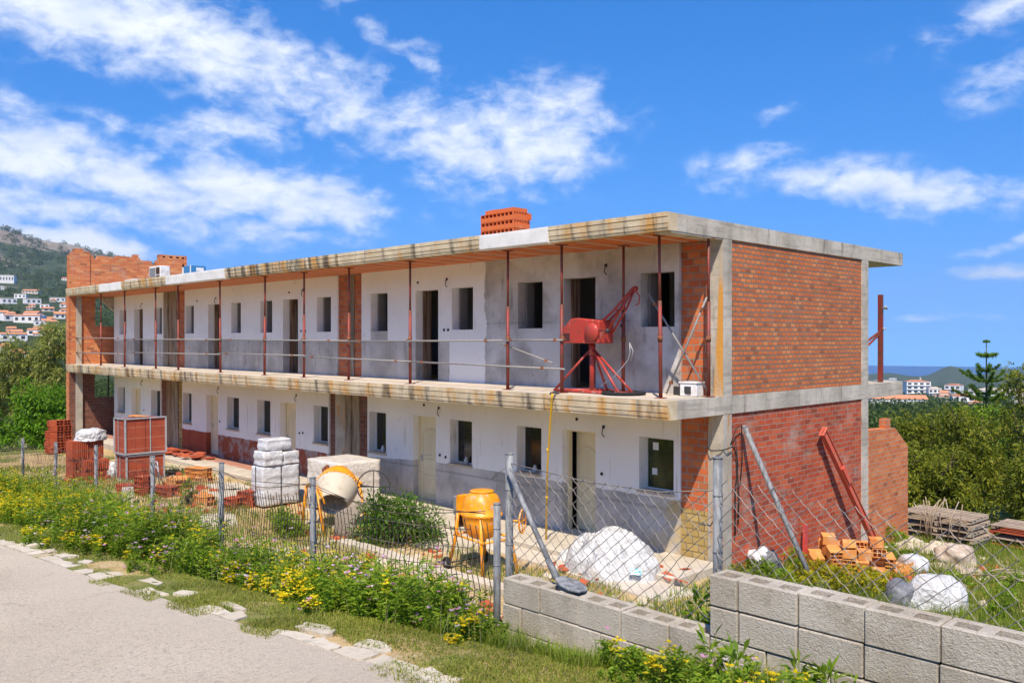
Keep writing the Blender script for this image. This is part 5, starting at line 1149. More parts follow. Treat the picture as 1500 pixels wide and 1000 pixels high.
for k, (x, y, s) in enumerate([(.55, 9.2, .36), (.95, 9.0, .30), (1.25, 8.6, .34), (1.5, 8.9, .24), (.8, 8.5, .26), (1.75, 8.3, .22), (.45, 8.7, .2), (1.1, 9.4, .3), (1.0, 3.6, .18), (.7, 3.3, .15)]): rock((x, y, gz(x, y) - .04), 'pale rubble stone lying in the grass between brick heap and pallets', s, k + 40)
def pallet(loc, label, rz, sx=1.7, sy=1.1, n=5, m='old_wood', gap=.155):
    t = thing('pallet_stack', loc, label, 'pallet', None, rz)
    for k in range(n):
        mb = MB(); z = k * gap; j = random.uniform(-.05, .05)
        for i in range(6): y = -sy / 2 + (sy - .11) * i / 5; mb.cbox((j + random.uniform(-.02, .02), y + .05, z + .105 + random.uniform(-.004, .004)), (sx, .11, .026), (0, 0, random.uniform(-.015, .015)))
        for x in (-sx / 2 + .06, 0, sx / 2 - .06): mb.box(x - .045 + j, x + .045 + j, -sy / 2, sy / 2, z + .012, z + .09)
        mb.build('pallet_layer', MT[m if not (m == 'clay_red' and k % 2) else 'old_wood'], t)
    return t
random.seed(8)
pallet((.72, 10.95, gz(.7, 10.9)), 'stack of weathered wooden pallets beside the garden wall', R(-4), n=5)
pallet((2.55, 11.9, gz(2.5, 11.9)), 'stack of red tiles layered with wooden boards, right of the pallets', R(-6), 1.9, 1.0, 4, 'clay_red')
st = thing('dry_branches', (3.0, 6.2, gz(3, 6.2)), 'dry pale branches lying in the grass near the pallets', 'branches'); mb = MB()
for k in range(7):
    a = random.uniform(-.5, .7); L = random.uniform(.5, 1.3); p = Vector((random.uniform(-.6, .6), random.uniform(-.5, .5), .08)); mb.tube([p, p + Vector((math.cos(a) * L * .5, math.sin(a) * L * .5, .12 + .05 * k % .1)), p + Vector((math.cos(a + .2) * L, math.sin(a + .2) * L, .10))], [.016, .013, .006], 5)
mb.build('branches', MT['old_wood'], st)
fc = thing('old_fence_wire', (.5, 10.0, gz(.5, 10)), 'tangle of pale wire standing behind the garden wall end', 'wire'); mb = MB()
for k in range(12): x = random.uniform(-.3, .7); mb.tube([(x, .3, 0), (x + random.uniform(-.1, .1), .3, .6), (x + random.uniform(-.3, .3), .3 + random.uniform(-.2, .2), random.uniform(.9, 1.15))], .012, 4)
mb.build('wires', MT['old_wood'], fc)
# rubble strewn over the yard and the garden: chips of stone and brick nobody could count
def rubble(name, n, boxes, m, smin, smax):
    mb = MB(); r_ = random.Random(len(name) * 7)
    for k in range(n):
        x0, x1, y0, y1 = r_.choice(boxes); x, y = r_.uniform(x0, x1), r_.uniform(y0, y1)
        if mnoise.noise((x * .9, y * .9, 31)) < -.08: continue
        s = r_.uniform(smin, smax) * (1 if r_.random() < .85 else 2); mb.cbox((x, y, gz(x, y) + s * .15), (s, s * r_.uniform(.5, 1), s * r_.uniform(.3, .7)), (r_.uniform(-.5, .5), r_.uniform(-.5, .5), r_.uniform(0, 3)))
    return tag(mb.build(name, MT[m]), kind='stuff')
rubble('brick_rubble', 420, [(-20, -10, -3.8, -.2), (-20, -10, -3.8, -.2), (-8, 0, -3, -.8), (.2, 3.5, 1.5, 9)], 'clay_red', .04, .13)
rubble('stone_rubble', 620, [(-22, -8, -4.2, .1), (-8, 1.5, -3.4, -.8), (.2, 5, 1.0, 10)], 'paving', .03, .12)
# ------------------------------------------------------------------ ground sheets
def axis(fine0, fine1, step, lo, hi, g=1.18):
    a = list(np.arange(fine0, fine1 + 1e-6, step)); s = step; x = fine1
    while x < hi: s *= g; x += s; a.append(min(x, hi))
    s = step; x = fine0; pre = []
    while x > lo: s *= g; x -= s; pre.append(max(x, lo))
    return pre[::-1] + a
GX, GY = axis(-26, 10, .3, -64, 66), axis(-11, 8, .25, -62, 58)
vs = []; fs = []
for x in GX:
    for y in GY:
        z = gz(x, y); inroad = y < -8.6
        k = .05 if not inroad else .0
        z += k * (mnoise.noise((x * .9, y * .9, 0)) + .5 * mnoise.noise((x * 2.6, y * 2.6, 4))) - (.05 if y < -8.75 else 0)
        if -30.5 < x < .3 and .2 < y < 9: z = min(z, -3.2 if y < 2 else -3.3)
        vs.append((x, y, z))
ny = len(GY)
for i in range(len(GX) - 1):
    for j in range(ny - 1): fs.append((i * ny + j, (i + 1) * ny + j, (i + 1) * ny + j + 1, i * ny + j + 1))
tag(MB().add(vs, fs, True).build('ground', MT['ground']), kind='structure')
# far hills and valley
vs = []; fs = []; rs = [46 * (3300 / 46) ** (i / 150) for i in range(151)]; azs = list(np.arange(-62, 62.1, .42)) + list(np.arange(66, 294, 6))
def bumps(a, r): return (30 * math.exp(-((a - 27.1) / .95) ** 2) + 23 * math.exp(-((a - 29.9) / 1.15) ** 2) + 8 * math.exp(-((a - 23.6) / 1.2) ** 2)) * math.exp(-((r - 2480) / 260) ** 2)
def hill_z(x, y):
    z, r_ = far(x, y); a = math.degrees(math.atan2((x - CX) * RTX + (y - CY) * RTY, (x - CX) * FWX + (y - CY) * FWY)); k = min(1, max(0, (r_ - 350) / 900)); L_ = 1 if a < 5 else .35
    z += k * (12 * mnoise.fractal((x * .004, y * .004, 0), 1, 2, 6) * L_ + 30 * (1 if a < 5 else .12) * mnoise.fractal((x * .0016, y * .0016, 5), .9, 2.1, 6)) + bumps(a, r_)
    return z
for r_ in rs:
    for a in azs:
        ca, sa = math.cos(R(a)), math.sin(R(a)); x, y = CX + r_ * (FWX * ca + RTX * sa), CY + r_ * (FWY * ca + RTY * sa)
        vs.append((x, y, hill_z(x, y) - .25 - (6 if r_ < 52 else 0)))
na = len(azs)
for i in range(len(rs) - 1):
    for j in range(na): fs.append((i * na + j, i * na + (j + 1) % na, (i + 1) * na + (j + 1) % na, (i + 1) * na + j))
tag(MB().add(vs, fs, True).build('hills', MT['hills']), kind='structure')
mb = MB(); vs = []; fs = []
for r_ in (1500, 2200, 3200, 4200, 5000):
    for k in range(96): q = 2 * math.pi * k / 96; vs.append((CX + r_ * math.cos(q), CY + r_ * math.sin(q), -137))
for i in range(4):
    for k in range(96): fs.append((i * 96 + k, i * 96 + (k + 1) % 96, (i + 1) * 96 + (k + 1) % 96, (i + 1) * 96 + k))
tag(MB().add(vs, fs).build('sea', MT['sea'], fixn=True), kind='structure')
# road and its edge stones
vs = []; fs = []; RX = axis(-30, 14, .5, -62, 60, 1.15); RYs = [-8.78, -9.0, -9.6, -10.4, -11.4, -12.6, -14.0, -16.0]
for x in RX:
    for j, y in enumerate(RYs): e = .05 * mnoise.noise((x * .8, 0, 3)) + .02 * mnoise.noise((x * 4, 0, 7)) if j == 0 else 0; vs.append((x, y + e, gz(x, -9) + .012 - .01 * j * .3))
n_ = len(RYs)
for i in range(len(RX) - 1):
    for j in range(n_ - 1): fs.append((i * n_ + j, i * n_ + j + 1, (i + 1) * n_ + j + 1, (i + 1) * n_ + j))
tag(MB().add(vs, fs, True).build('road', MT['asphalt'], fixn=True), kind='structure')
mb = MB(); random.seed(4); x = -30.0
while x < 4.9:
    L = random.uniform(.18, .50); y0 = -8.80 + random.uniform(-.01, .03); rows = [(0, random.uniform(.12, .22))] + ([(random.uniform(.16, .24), random.uniform(.28, .38))] if random.random() < .35 else [])
    for (a_, b_) in rows:
        if random.random() < .38: continue
        g_ = .012; j = lambda s=.03: random.uniform(-s, s)
        pts = [(x + g_ + j(.02), y0 + a_ + g_ + j(.01)), (x + L * .5, y0 + a_ + g_ + j(.02)), (x + L - g_ + j(.02), y0 + a_ + g_ + j(.01)), (x + L - g_ + j(), y0 + (a_ + b_) / 2), (x + L - g_ + j(.05), y0 + b_ - g_ + j(.05)), (x + L * .45 + j(), y0 + b_ - g_ + j(.03)), (x + g_ + j(.05), y0 + b_ - g_ + j(.05)), (x + g_ + j(), y0 + (a_ + b_) / 2)]
        o = len(mb.v); mb.prism(pts, 'z', -.06, .014 + random.uniform(-.006, .006)); mb.v[o:] = [(v[0], v[1], v[2] + gz(v[0], -8.8)) for v in mb.v[o:]]
    x += L
tag(mb.build('pavement', MT['paving'], fixn=True), kind='structure')
mb = MB()
for k in range(14):
    x = -6.6 + k * .55; o = len(mb.v); mb.cbox((x + .27, -2.1 + .05 * math.sin(k), -3.15), (.54, .26, .16), (0, 0, .03 * math.sin(k * 3)))
tag(mb.build('kerb', MT['paving'], bevel=.012), kind='structure')
mb = MB().prism([(-9.6, .05), (-6.5, -.15), (-3.0, -.30), (.3, -.62), (.5, .1), (.35, .37), (-9.6, .37)], 'z', -3.4, -3.165); tag(mb.build('path', MT['balcony_floor'], fixn=True), kind='structure')

# ------------------------------------------------------------------ vegetation
def norm(a): return a / np.maximum(np.linalg.norm(a, axis=-1, keepdims=True), 1e-9)
def leaves(P, D, L, W, droop=.25):
    """rhombic leaves: base P, direction D, length L, width W -> (N,4,3)"""
    N = len(P); up = rng.normal(size=(N, 3)) * .5 + np.array([0, 0, 1.0]); S_ = norm(np.cross(D, up)); L = np.asarray(L).reshape(-1, 1); W = np.asarray(W).reshape(-1, 1)
    mid = P + D * L * .5; tip = P + D * L - np.array([0, 0, 1.0]) * L * droop
    return np.stack([P, mid + S_ * W * .5, tip, mid - S_ * W * .5], 1)
def blades(P, H, W, lean=.35):
    N = len(P); a = rng.uniform(0, 2 * np.pi, N); d = np.stack([np.cos(a), np.sin(a), 0 * a], 1); s = np.stack([-np.sin(a), np.cos(a), 0 * a], 1)
    H = np.asarray(H).reshape(-1, 1); W = np.asarray(W).reshape(-1, 1); b = rng.uniform(0, lean, (N, 1)); z = np.array([0, 0, 1.0])
    m = P + z * H * .6 + d * H * b * .3; t = P + z * H * (1 - .25 * b) + d * H * b
    return np.concatenate([np.stack([P - s * W, P + s * W, m + s * W * .7, m - s * W * .7], 1), np.stack([m - s * W * .7, m + s * W * .7, t + s * W * .1, t - s * W * .1], 1)])
def gzv(X, Y): return np.array([gz(float(a), float(b)) for a, b in zip(X, Y)])
def nz(X, Y, s, o=0): return np.array([mnoise.noise((float(a) * s, float(b) * s, o)) for a, b in zip(X, Y)])
# weeds of the verge
def weeds():
    N = 4100; X = rng.uniform(-24, 8.2, N); f = rng.uniform(0, 1, N); fy = np.array([pw(FENY, x) for x in X]); lo = -8.36 + .16 * np.sin(X * 1.7) + .18 * np.sin(X * .7 + 1); Y = np.where(X > 3.5, -8.15 + .85 * f, lo + (fy + .55 - lo) * f ** .85)
    keep = ~((X > 3.3) & (Y > -7.35)); keep &= ~((X > 3.4) & (rng.uniform(0, 1, N) < .35)); den = nz(X, Y, .8, 3); keep &= den > -.28; keep &= ~((X > 2.4) & (X < 3.5) & (Y < -8.1)); keep &= (rng.uniform(0, 1, N) < np.where(X < -9, .7, 1))
    X, Y, f = X[keep], Y[keep], f[keep]; Z = gzv(X, Y)
    Hh = np.where(X > -1.6, .07 + .42 * np.maximum(0, np.sin(np.clip(f / .80, 0, 1) * np.pi)) ** .8, .14 + .42 * np.sin(np.clip(f * 1.15, 0, 1) * np.pi) ** .8) * np.minimum(1.7, np.exp(rng.normal(-.04, .28, len(X)))) * np.where(X > 3.3, .34, 1.0) * (1 + .35 * nz(X, Y, .6, 9)) * np.where((X > -1) & (X < 3.4), np.where(X > 1.0, .72, .86), 1.0)
    LV = []; YF = []; PF = []
    for x, y, z, h in zip(X, Y, Z, Hh):
        n = 36 + int(80 * min(1, h / .45)); ns = 5; a = rng.uniform(0, 2 * np.pi, ns); ln = rng.uniform(.02, .38, ns); sd = np.stack([np.cos(a) * ln, np.sin(a) * ln, np.ones(ns)], 1)
        si = rng.integers(0, ns, n); t = rng.uniform(.0, 1, n) ** .8; base = np.array([x, y, z]) + sd[si] * (t * h)[:, None]
        d = norm(np.stack([rng.normal(size=n), rng.normal(size=n), rng.uniform(.0, 1.1, n)], 1)); LV.append(leaves(base, d, h * rng.uniform(.08, .26, n) + .02, rng.uniform(.006, .016, n) + .006, .2))
        yel = np.exp(-((x + 8.5) / 3.2) ** 2) * .95 + np.exp(-((x - 1.2) / 1.0) ** 2) * .75 + .12 + .8 * math.exp(-((x + 14) / 4) ** 2)
        if rng.uniform() < yel * .95:
            m = int(rng.integers(10, 34)); tp = np.array([x, y, z]) + sd[rng.integers(0, ns, m)] * (h * rng.uniform(.75, 1.12, m))[:, None] + rng.normal(size=(m, 3)) * .025; YF.append((tp, rng.uniform(.012, .026, m)))
        pk = np.exp(-((x + 2.2) / 2.6) ** 2) * .6 + np.exp(-((x - 3.0) / .9) ** 2) * .6 + .08
        if rng.uniform() < pk * .6:
            m = int(rng.integers(2, 7)); tp = np.array([x, y, z]) + sd[rng.integers(0, ns, m)] * (h * rng.uniform(.85, 1.2, m))[:, None] + rng.normal(size=(m, 3)) * .03; PF.append((tp, rng.uniform(.014, .032, m)))
    V = np.concatenate(LV); tag(quads_mesh('verge_weeds', V, MT['leaf_weed']), kind='stuff')
    for nm, F in (('yellow_flowers', YF), ('pink_flowers', PF)):
        P = np.concatenate([a for a, b in F]); s = np.concatenate([b for a, b in F]); out = []
        for k in range(4):
            a = 2 * np.pi * k / 4 + rng.uniform(0, 1, len(P)); d = norm(np.stack([np.cos(a), np.sin(a), rng.uniform(.1, .6, len(P))], 1)); out.append(leaves(P, d, s * 1.1, s * .9, .0))
        tag(quads_mesh(nm, np.concatenate(out), MT['leaf_yellow' if nm[0] == 'y' else 'leaf_pink']), kind='stuff')
weeds()
def grass(name, X, Y, hmin, hmax, w, m, k=1.0, zoff=0, lean=.6):
    P = np.stack([X, Y, gzv(X, Y) + zoff], 1); H_ = rng.uniform(hmin, hmax, len(X)) * (1 + .5 * nz(X, Y, 1.1, 2)); return tag(quads_mesh(name, blades(P, H_, np.full(len(X), w) * rng.uniform(.6, 1.3, len(X)), lean), MT[m]), kind='stuff')
X = np.concatenate([rng.uniform(-20, 6, 95000), rng.uniform(-1, 9.5, 70000)]); Y = np.concatenate([rng.uniform(-8.62, -6.2, 95000), rng.uniform(-8.9, -7.27, 70000)])
d_ = nz(X, Y, 1.3, 6); k_ = ((d_ > -.12) | (rng.uniform(0, 1, len(X)) < .45)) & ~((X > 3.5) & (Y > -7.27)) & ~((X < 4) & (Y < -8.5) & (d_ < -.05)); X, Y = X[k_], Y[k_]; tall = ((X > 3.4) & (nz(X, Y, 2.1, 4) > -.05) & (Y > -7.95 + .2 * nz(X, Y, 1.5, 8)))
grass('verge_grass', X[~tall], Y[~tall], .015, .05, .0036, 'leaf_grass', lean=1.8); grass('tall_grass', X[tall], Y[tall], .05, .20, .004, 'leaf_yardgrass', lean=.9)
N_ = 1500; X = rng.uniform(-22, 8.5, N_); f_ = rng.uniform(0, 1, N_); Y = np.where(X > 3.4, -8.3 + .9 * f_, -8.2 + 1.9 * f_); k_ = nz(X, Y, .9, 15) > -.05; X, Y = X[k_], Y[k_]
P_ = np.stack([X, Y, gzv(X, Y)], 1); tag(quads_mesh('dry_stems', blades(P_, rng.uniform(.22, .62, len(X)) * np.where(X > 0, .75, 1), np.full(len(X), .0017), 1.1), MT['leaf_straw']), kind='stuff')
# grass patches in the yard
X = rng.uniform(-24, 8, 90000); Y = rng.uniform(-6.9, .2, 90000); d_ = nz(X, Y, .55, 12) + .5 * nz(X, Y, 1.6, 3)
bias = np.where(Y < -3.4, .36, .14) + .38 * np.exp(-(((X + 4.6) / 2.2) ** 2 + ((Y + 2.9) / .45) ** 2)) + .45 * np.exp(-(((X + .3) / 2.2) ** 2 + ((Y + 1.5) / .5) ** 2)) + .4 * np.exp(-(((X + 9) / 2.6) ** 2 + ((Y + 2.6) / .8) ** 2)) + .25 * np.exp(-(((X + 12.5) / 3) ** 2 + ((Y + 3.3) / 1.0) ** 2)) - .5 * ((X > -3.6) & (X < 2) & (Y < -2.4))
k_ = (d_ + bias > .20) & ~((X > 3.3) & (Y < -6.9)) & ~((Y > -.45) & (X > -9.6) & (X < .4)); grass('yard_grass', X[k_], Y[k_], .05, .20, .005, 'leaf_yardgrass', lean=.9)
X = rng.uniform(.2, 9, 60000); Y = rng.uniform(-2, 14, 60000); d_ = nz(X, Y, .6, 22); k_ = (d_ > -.30) & (rng.uniform(0, 1, 60000) < np.where(Y < 5, 1, .7)); grass('garden_grass', X[k_], Y[k_], .06, .28, .007, 'leaf_yardgrass', lean=.9)
def clump(name, loc, label, cat, rx, ry, rz, n, m, L, W, group=None, droop=.2, stem=True, seed=0):
    """bushy plant: leaves through an uneven lumpy volume"""
    t = thing(name, loc, label, cat, group); k = max(5, int(n / 130)); r0 = np.random.default_rng(seed + 5)
    c = r0.normal(size=(k, 3)); c = norm(c) * r0.uniform(.25, .95, (k, 1)) ** .6; c[:, 2] = np.abs(c[:, 2]) * .9 + .12; cs = r0.uniform(.20, .42, k)
    i = r0.integers(0, k, n); d = norm(r0.normal(size=(n, 3))); P = c[i] + d * (cs[i] * r0.uniform(.25, 1.0, n) ** .5)[:, None]; P[:, 2] = np.maximum(P[:, 2], .01)
    P = P * np.array([rx, ry, rz]) * .80; D = norm(d + r0.normal(size=(n, 3)) * .55 + np.array([0, 0, .25])); quads_mesh('foliage', leaves(P, D, r0.uniform(.6, 1.3, n) * L, r0.uniform(.6, 1.3, n) * W, droop), MT[m], t)
    if stem:
        mb = MB()
        for q in range(min(k, 9)): e = c[q] * np.array([rx, ry, rz]) * .8; mb.tube([(0, 0, -.05), tuple(e * .5 + np.array([.03, -.02, .05])), tuple(e)], [.03 * rz, .018 * rz, .006 * rz], 5)
        mb.build('stem', MT['bark'], t)
    return t
clump('shrub', (-6.05, -1.05, gz(-6, -1)), 'dense dark green shrub growing in the yard between the two mixers', 'shrub', 1.35, 1.0, 1.35, 5200, 'leaf_shrub', .12, .035, seed=3)
#clump('shrub', (-7.15, -2.2, gz(-7, -2.2)), 'low green shrub under the cement chute', 'shrub', .9, .7, .55, 1800, 'leaf_shrub', .10, .03, seed=8)
clump('weed_plant', (6.35, -7.55, gz(6.3, -7.55)), 'broad leaved green weed at the foot of the high block wall', 'plant', .24, .16, .36, 260, 'leaf_weed', .12, .022, seed=2)
clump('weed_plant', (5.75, -7.6, gz(5.7, -7.6)), 'leafy weed with upright leaves where the block wall steps up', 'plant', .20, .16, .36, 150, 'leaf_weed', .13, .026, seed=4)
clump('weed_plant', (5.25, -6.7, gz(5.25, -6.9) - .0), 'green weed behind the step of the block wall', 'plant', .38, .4, .60, 420, 'leaf_weed', .13, .03, seed=6)
clump('weed_plant', (-8.35, -2.45, gz(-8.3, -2.4)), 'rank green weeds at the feet of the tipped mixer', 'plant', .75, .5, .55, 1500, 'leaf_weed', .11, .03, seed=11)
clump('weed_plant', (-13.1, -2.5, gz(-13, -2.5)), 'young bright green plant among the brick piles', 'plant', .28, .28, .75, 200, 'leaf_weed', .13, .045, seed=9)
for k, (x, y, s) in enumerate([(1.75, 2.2, .55), (2.15, 2.7, .5), (1.4, 3.2, .5), (1.95, 3.6, .45), (1.2, 2.4, .4), (2.4, 3.3, .4)]): clump('flowering_weed', (x, y, gz(x, y)), 'yellow flowering weed before the orange brick heap', 'plant', s, s, s * .95, 420, 'leaf_goldweed', .10, .04, 'yellow flowering weeds before the brick heap', seed=20 + k)
for k, (x, y, s) in enumerate([(4.9, 1.2, .5), (5.6, 1.8, .5), (5.4, .4, .45), (3.4, 6.0, .45), (2.6, 5.2, .4), (4.2, 6.4, .5), (1.2, 7.0, .4), (.5, 3.4, .5), (.35, 2.2, .45), (.9, 2.0, .4), (.75, 6.6, .5), (.25, 9.0, .45), (3.9, 4.0, .45), (4.4, 3.2, .5), (3.0, 4.6, .45), (4.6, 4.8, .55), (5.0, 3.8, .5), (3.6, 8.5, .5)]): clump('weed_plant', (x, y, gz(x, y)), 'green weed growing among the rubble beside the end wall', 'plant', s, s, s * .9, 350, 'leaf_weed', .12, .03, 'green weeds among the rubble', seed=40 + k)
# ---- trees
def tree(name, loc, label, cat, trunk_h, crown, n, m, L, W, seed=0, tr=.12, group=None, lean=(0, 0), droop=.3, gaps=.3, ysq=1.0):
    """crown: list of (x, y, z, r) lumps relative to the base; leaves fill a shell of each lump, limbs reach each lump"""
    t = thing(name, loc, label, cat, group); r0 = np.random.default_rng(seed + 77); mb = MB(); top = Vector((lean[0], lean[1], trunk_h))
    mb.tube([(0, 0, -.2), (lean[0] * .3 + .05, lean[1] * .3, trunk_h * .5), top], [tr, tr * .8, tr * .62], 8)
    for (x, y, z, r_) in crown:
        e = Vector((x, y, z)); mid = top.lerp(e, .5) + Vector((r0.uniform(-.15, .15), r0.uniform(-.15, .15), .1)) * r_; mb.tube([top - Vector((0, 0, trunk_h * .15)), mid, e], [tr * .5, tr * .3, tr * .1], 6)
        for q in range(4): d = Vector(r0.normal(size=3)).normalized() * r_ * .8; mb.tube([mid.lerp(e, .6), e + d * .5, e + d], [tr * .18, tr * .1, tr * .03], 4)
    mb.build('trunk', MT['bark'], t)
    cr = np.array(crown); w = cr[:, 3] ** 2; i = r0.choice(len(cr), n, p=w / w.sum()); nsub = 26; sub = norm(r0.normal(size=(len(cr), nsub, 3))) * r0.uniform(.45, 1.0, (len(cr), nsub, 1)); sr = r0.uniform(.16, .36, (len(cr), nsub))
    j = r0.integers(0, nsub, n); d = norm(r0.normal(size=(n, 3))); off = sub[i, j] + d * (sr[i, j] * r0.uniform(.2, 1, n) ** .5)[:, None]; P = cr[i, :3] + off * cr[i, 3:4] * np.array([1, 1, ysq]); D = norm(d + sub[i, j] * .6 + r0.normal(size=(n, 3)) * .5)
    quads_mesh('crown', leaves(P, D, r0.uniform(.6, 1.35, n) * L, r0.uniform(.6, 1.35, n) * W, droop), MT[m], t); return t
def lumps(n, rx, ry, z0, z1, r0_, r1_, seed, taper=.5):
    q = random.Random(seed); out = []
    for k in range(n):
        f = (k + .5) / n; z = z0 + (z1 - z0) * f; a = k * 2.4 + q.uniform(-.4, .4); s = 1 - taper * f; rr = q.uniform(.35, 1.0) * s; out.append((math.cos(a) * rx * rr, math.sin(a) * ry * rr, z, q.uniform(r0_, r1_) * (1 - .3 * f)))
    return out
# right: dense golden green trees behind the garden
def gnd(x, y): return gz(x, y) - .1
RT_ = [(-.9, 17.2, 3.5, 1.5, 16, 'golden green tree directly right of the garden wall end', 'gold'), (-2.6, 18.2, 2.9, 1.4, 14, 'bright bushy tree just visible over the garden wall', 'gold'), (-1.1, 15.2, 2.2, 1.3, 14, 'bushy green tree straight behind the garden wall', 'gold'), (.7, 18.4, 4.75, 2.0, 24, 'broad golden green tree left of the Norfolk pine', 'gold'), (2.7, 19.0, 4.5, 2.1, 24, 'golden green tree right of the Norfolk pine', 'gold'), (4.6, 18.6, 4.2, 2.0, 20, 'golden green tree at the right picture edge', 'gold'),
       (1.9, 15.3, 2.5, 1.7, 16, 'dark bushy tree in front of the golden trees, behind the pallets', 'gold'), (4.0, 15.2, 2.4, 1.6, 16, 'dark bushy tree behind the tile stack', 'gold'), (5.9, 15.4, 2.6, 1.6, 14, 'dark bushy tree at the right behind the garden', 'gold'), (-2.2, 22.0, 3.2, 1.6, 14, 'bright green tree in the gap behind the end wall', 'weed')]
for k, (x, y, h, w_, n_, lb_, m_) in enumerate(RT_):
    g0 = gnd(x, y); hh = h + (-4.3 - g0) * .7
    tree('bushy_tree', (x, y, g0), lb_, 'tree', hh * .3, lumps(n_, w_ * .75, w_ * .75, .55, hh - .35, .55, .85, k + 3, .35), 9000, 'leaf_' + m_, .15, .05, seed=k, tr=.10)
# Norfolk Island pine
def norfolk(loc, h):
    t = thing('norfolk_pine', loc, 'slender Norfolk Island pine with tiered upswept branches against the sea', 'tree'); MB().tube([(0, 0, 0), (.02, 0, h * .5), (0, 0, h)], [.09, .055, .012], 8).build('trunk', MT['bark'], t); r0 = np.random.default_rng(5); V = []
    tiers = [(h - .06, .10, 5, .02), (h - .62, .36, 6, .10), (h - 1.22, .40, 5, .30), (h - 1.62, 1.02, 6, .50), (h - 2.12, .60, 5, .42), (h - 2.32, 1.18, 6, .42), (h - 2.95, 1.12, 7, .36), (h - 3.55, 1.25, 7, .32), (h - 4.2, 1.3, 7, .25), (h - 4.8, 1.3, 7, .2)]
    mb = MB()
    for ti, (z, R_, nb, rise) in enumerate(tiers):
        for b in range(nb):
            a = 2 * math.pi * b / nb + ti * .6 + .35; L_ = R_ * r0.uniform(.85, 1.08); pts = [Vector((math.cos(a) * L_ * f, math.sin(a) * L_ * f, z - .05 * f + rise * f * f)) for f in (0, .35, .7, 1)]
            mb.tube(pts, [.018, .014, .01, .006], 5); n = int(150 + 520 * L_); f = r0.uniform(.12, 1.0, n); k0 = np.minimum((f * 3).astype(int), 2); fr = f * 3 - k0; PA = np.array([list(p) for p in pts]); P = PA[k0] * (1 - fr)[:, None] + PA[k0 + 1] * fr[:, None]
            d = norm(r0.normal(size=(n, 3)) * np.array([1, 1, .55]) + np.array([math.cos(a), math.sin(a), .5]) * .55); V.append(leaves(P, d, r0.uniform(.05, .15, n) * (1.1 if R_ > .3 else .6), r0.uniform(.016, .032, n), 0))
    mb.build('branches', MT['bark'], t); quads_mesh('foliage', np.concatenate(V), MT['leaf_pine'], t)
norfolk((-2.25, 24.0, -5.1), 6.15)
# left: hedge like bushes and a loose olive toned tree
for k, (x, y, h, w_, lb_) in enumerate([(-32.6, -.4, 2.9, 1.5, 'bright green bush right against the left end pillar'), (-34.2, -2.6, 2.8, 1.7, 'bright green bush, middle of the three beyond the left end'), (-34.5, -5.4, 2.5, 1.7, 'bright green bush at the left picture edge'), (-36.6, 1.2, 3.1, 1.6, 'tall bright green bush seen through the lower left bay')]):
    g0 = gnd(x, y); tree('green_bush', (x, y, g0), lb_, 'bush', .5, lumps(16, w_ * .8, w_ * .8, .4, h - .3, .6, .85, 30 + k, .25), 8500, 'leaf_hedge', .17, .075, seed=20 + k, tr=.07)
def olive(loc, label, s, seed): return tree('olive_tree', loc, label, 'tree', 2.2 * s, [(-1.3 * s, -.5, 3.2 * s, 1.1 * s), (-.2, .3, 3.5 * s, 1.0 * s), (1.0 * s, .7, 4.2 * s, 1.0 * s), (1.5 * s, 1.0, 5.2 * s, .85 * s), (-.5 * s, -.5, 4.4 * s, .9 * s), (-1.9 * s, -1.2, 2.3 * s, 1.0 * s), (1.6 * s, .9, 3.0 * s, .8 * s), (.3, 0, 2.4 * s, .9 * s)], 15000, 'leaf_olive', .30, .06, seed, .16 * s, lean=(.4 * s, .3 * s))
olive((-41.0, 1.4, gnd(-41, 1.4)), 'airy grey green tree with a forked dark trunk left of the building', 1.12, 3)
olive((-47.0, -2.5, gnd(-47, -2.5)), 'grey green tree at the far left edge in front of the town', .9, 6)
# woods on the hillsides and in the valley
HOUSES_L = [(-915, 217, 67.3, 22.1, 7.2, 'l'), (-519, 132, 20.7, 9.9, 3.4, 'f'), (-746, 194, 44.4, 15.2, 3.8, 'r'), (-809, 188, 52.6, 4.6, 3.4, 'f'), (-956, 283, 70.7, 8.5, 3.6, 'r'), (-511, 118, 19.7, 9.5, 3.3, 'l'), (-546, 153, 23.8, 9.8, 2.8, 'l'), (-364, 89, 7.4, 12.3, 4.8, 'v'), (-373, 84, 8.0, 7.0, 3.8, 'v'), (-382, 105, 9.0, 5.2, 3.4, 'r'), (-282, 62, 1.0, 9.1, 3.7, 'v'), (-304, 75, 2.8, 6.8, 3.2, 'v'), (-218, 44, -1.9, 2.9, 2.6, 'v'), (-197, 41, -2.8, 3.8, 2.3, 'v'), (-226, 58, -1.4, 3.4, 1.7, 'r'), (-168, 36, -4.1, 3.0, 1.8, 'v'), (-446, 119, 13.9, 6.0, 2.6, 'r'), (-593, 146, 28.4, 8.6, 3.0, 'f'), (-255, 63, -0.1, 3.4, 1.9, 'v'), (-149, 27, -5.0, 2.0, 1.6, 'v'), (-150, 33, -4.8, 2.1, 1.0, 'r'), (-303, 82, 2.9, 3.7, 2.1, 'f'), (-182, 43, -3.4, 2.2, 1.2, 'v'), (-364, 75, 7.2, 7.8, 4.2, 'v'), (-225, 42, -1.6, 5.5, 2.9, 'v'), (-525, 108, 20.8, 12.6, 4.4, 'l'), (-251, 77, -0.1, 3.9, 1.8, 'v')]
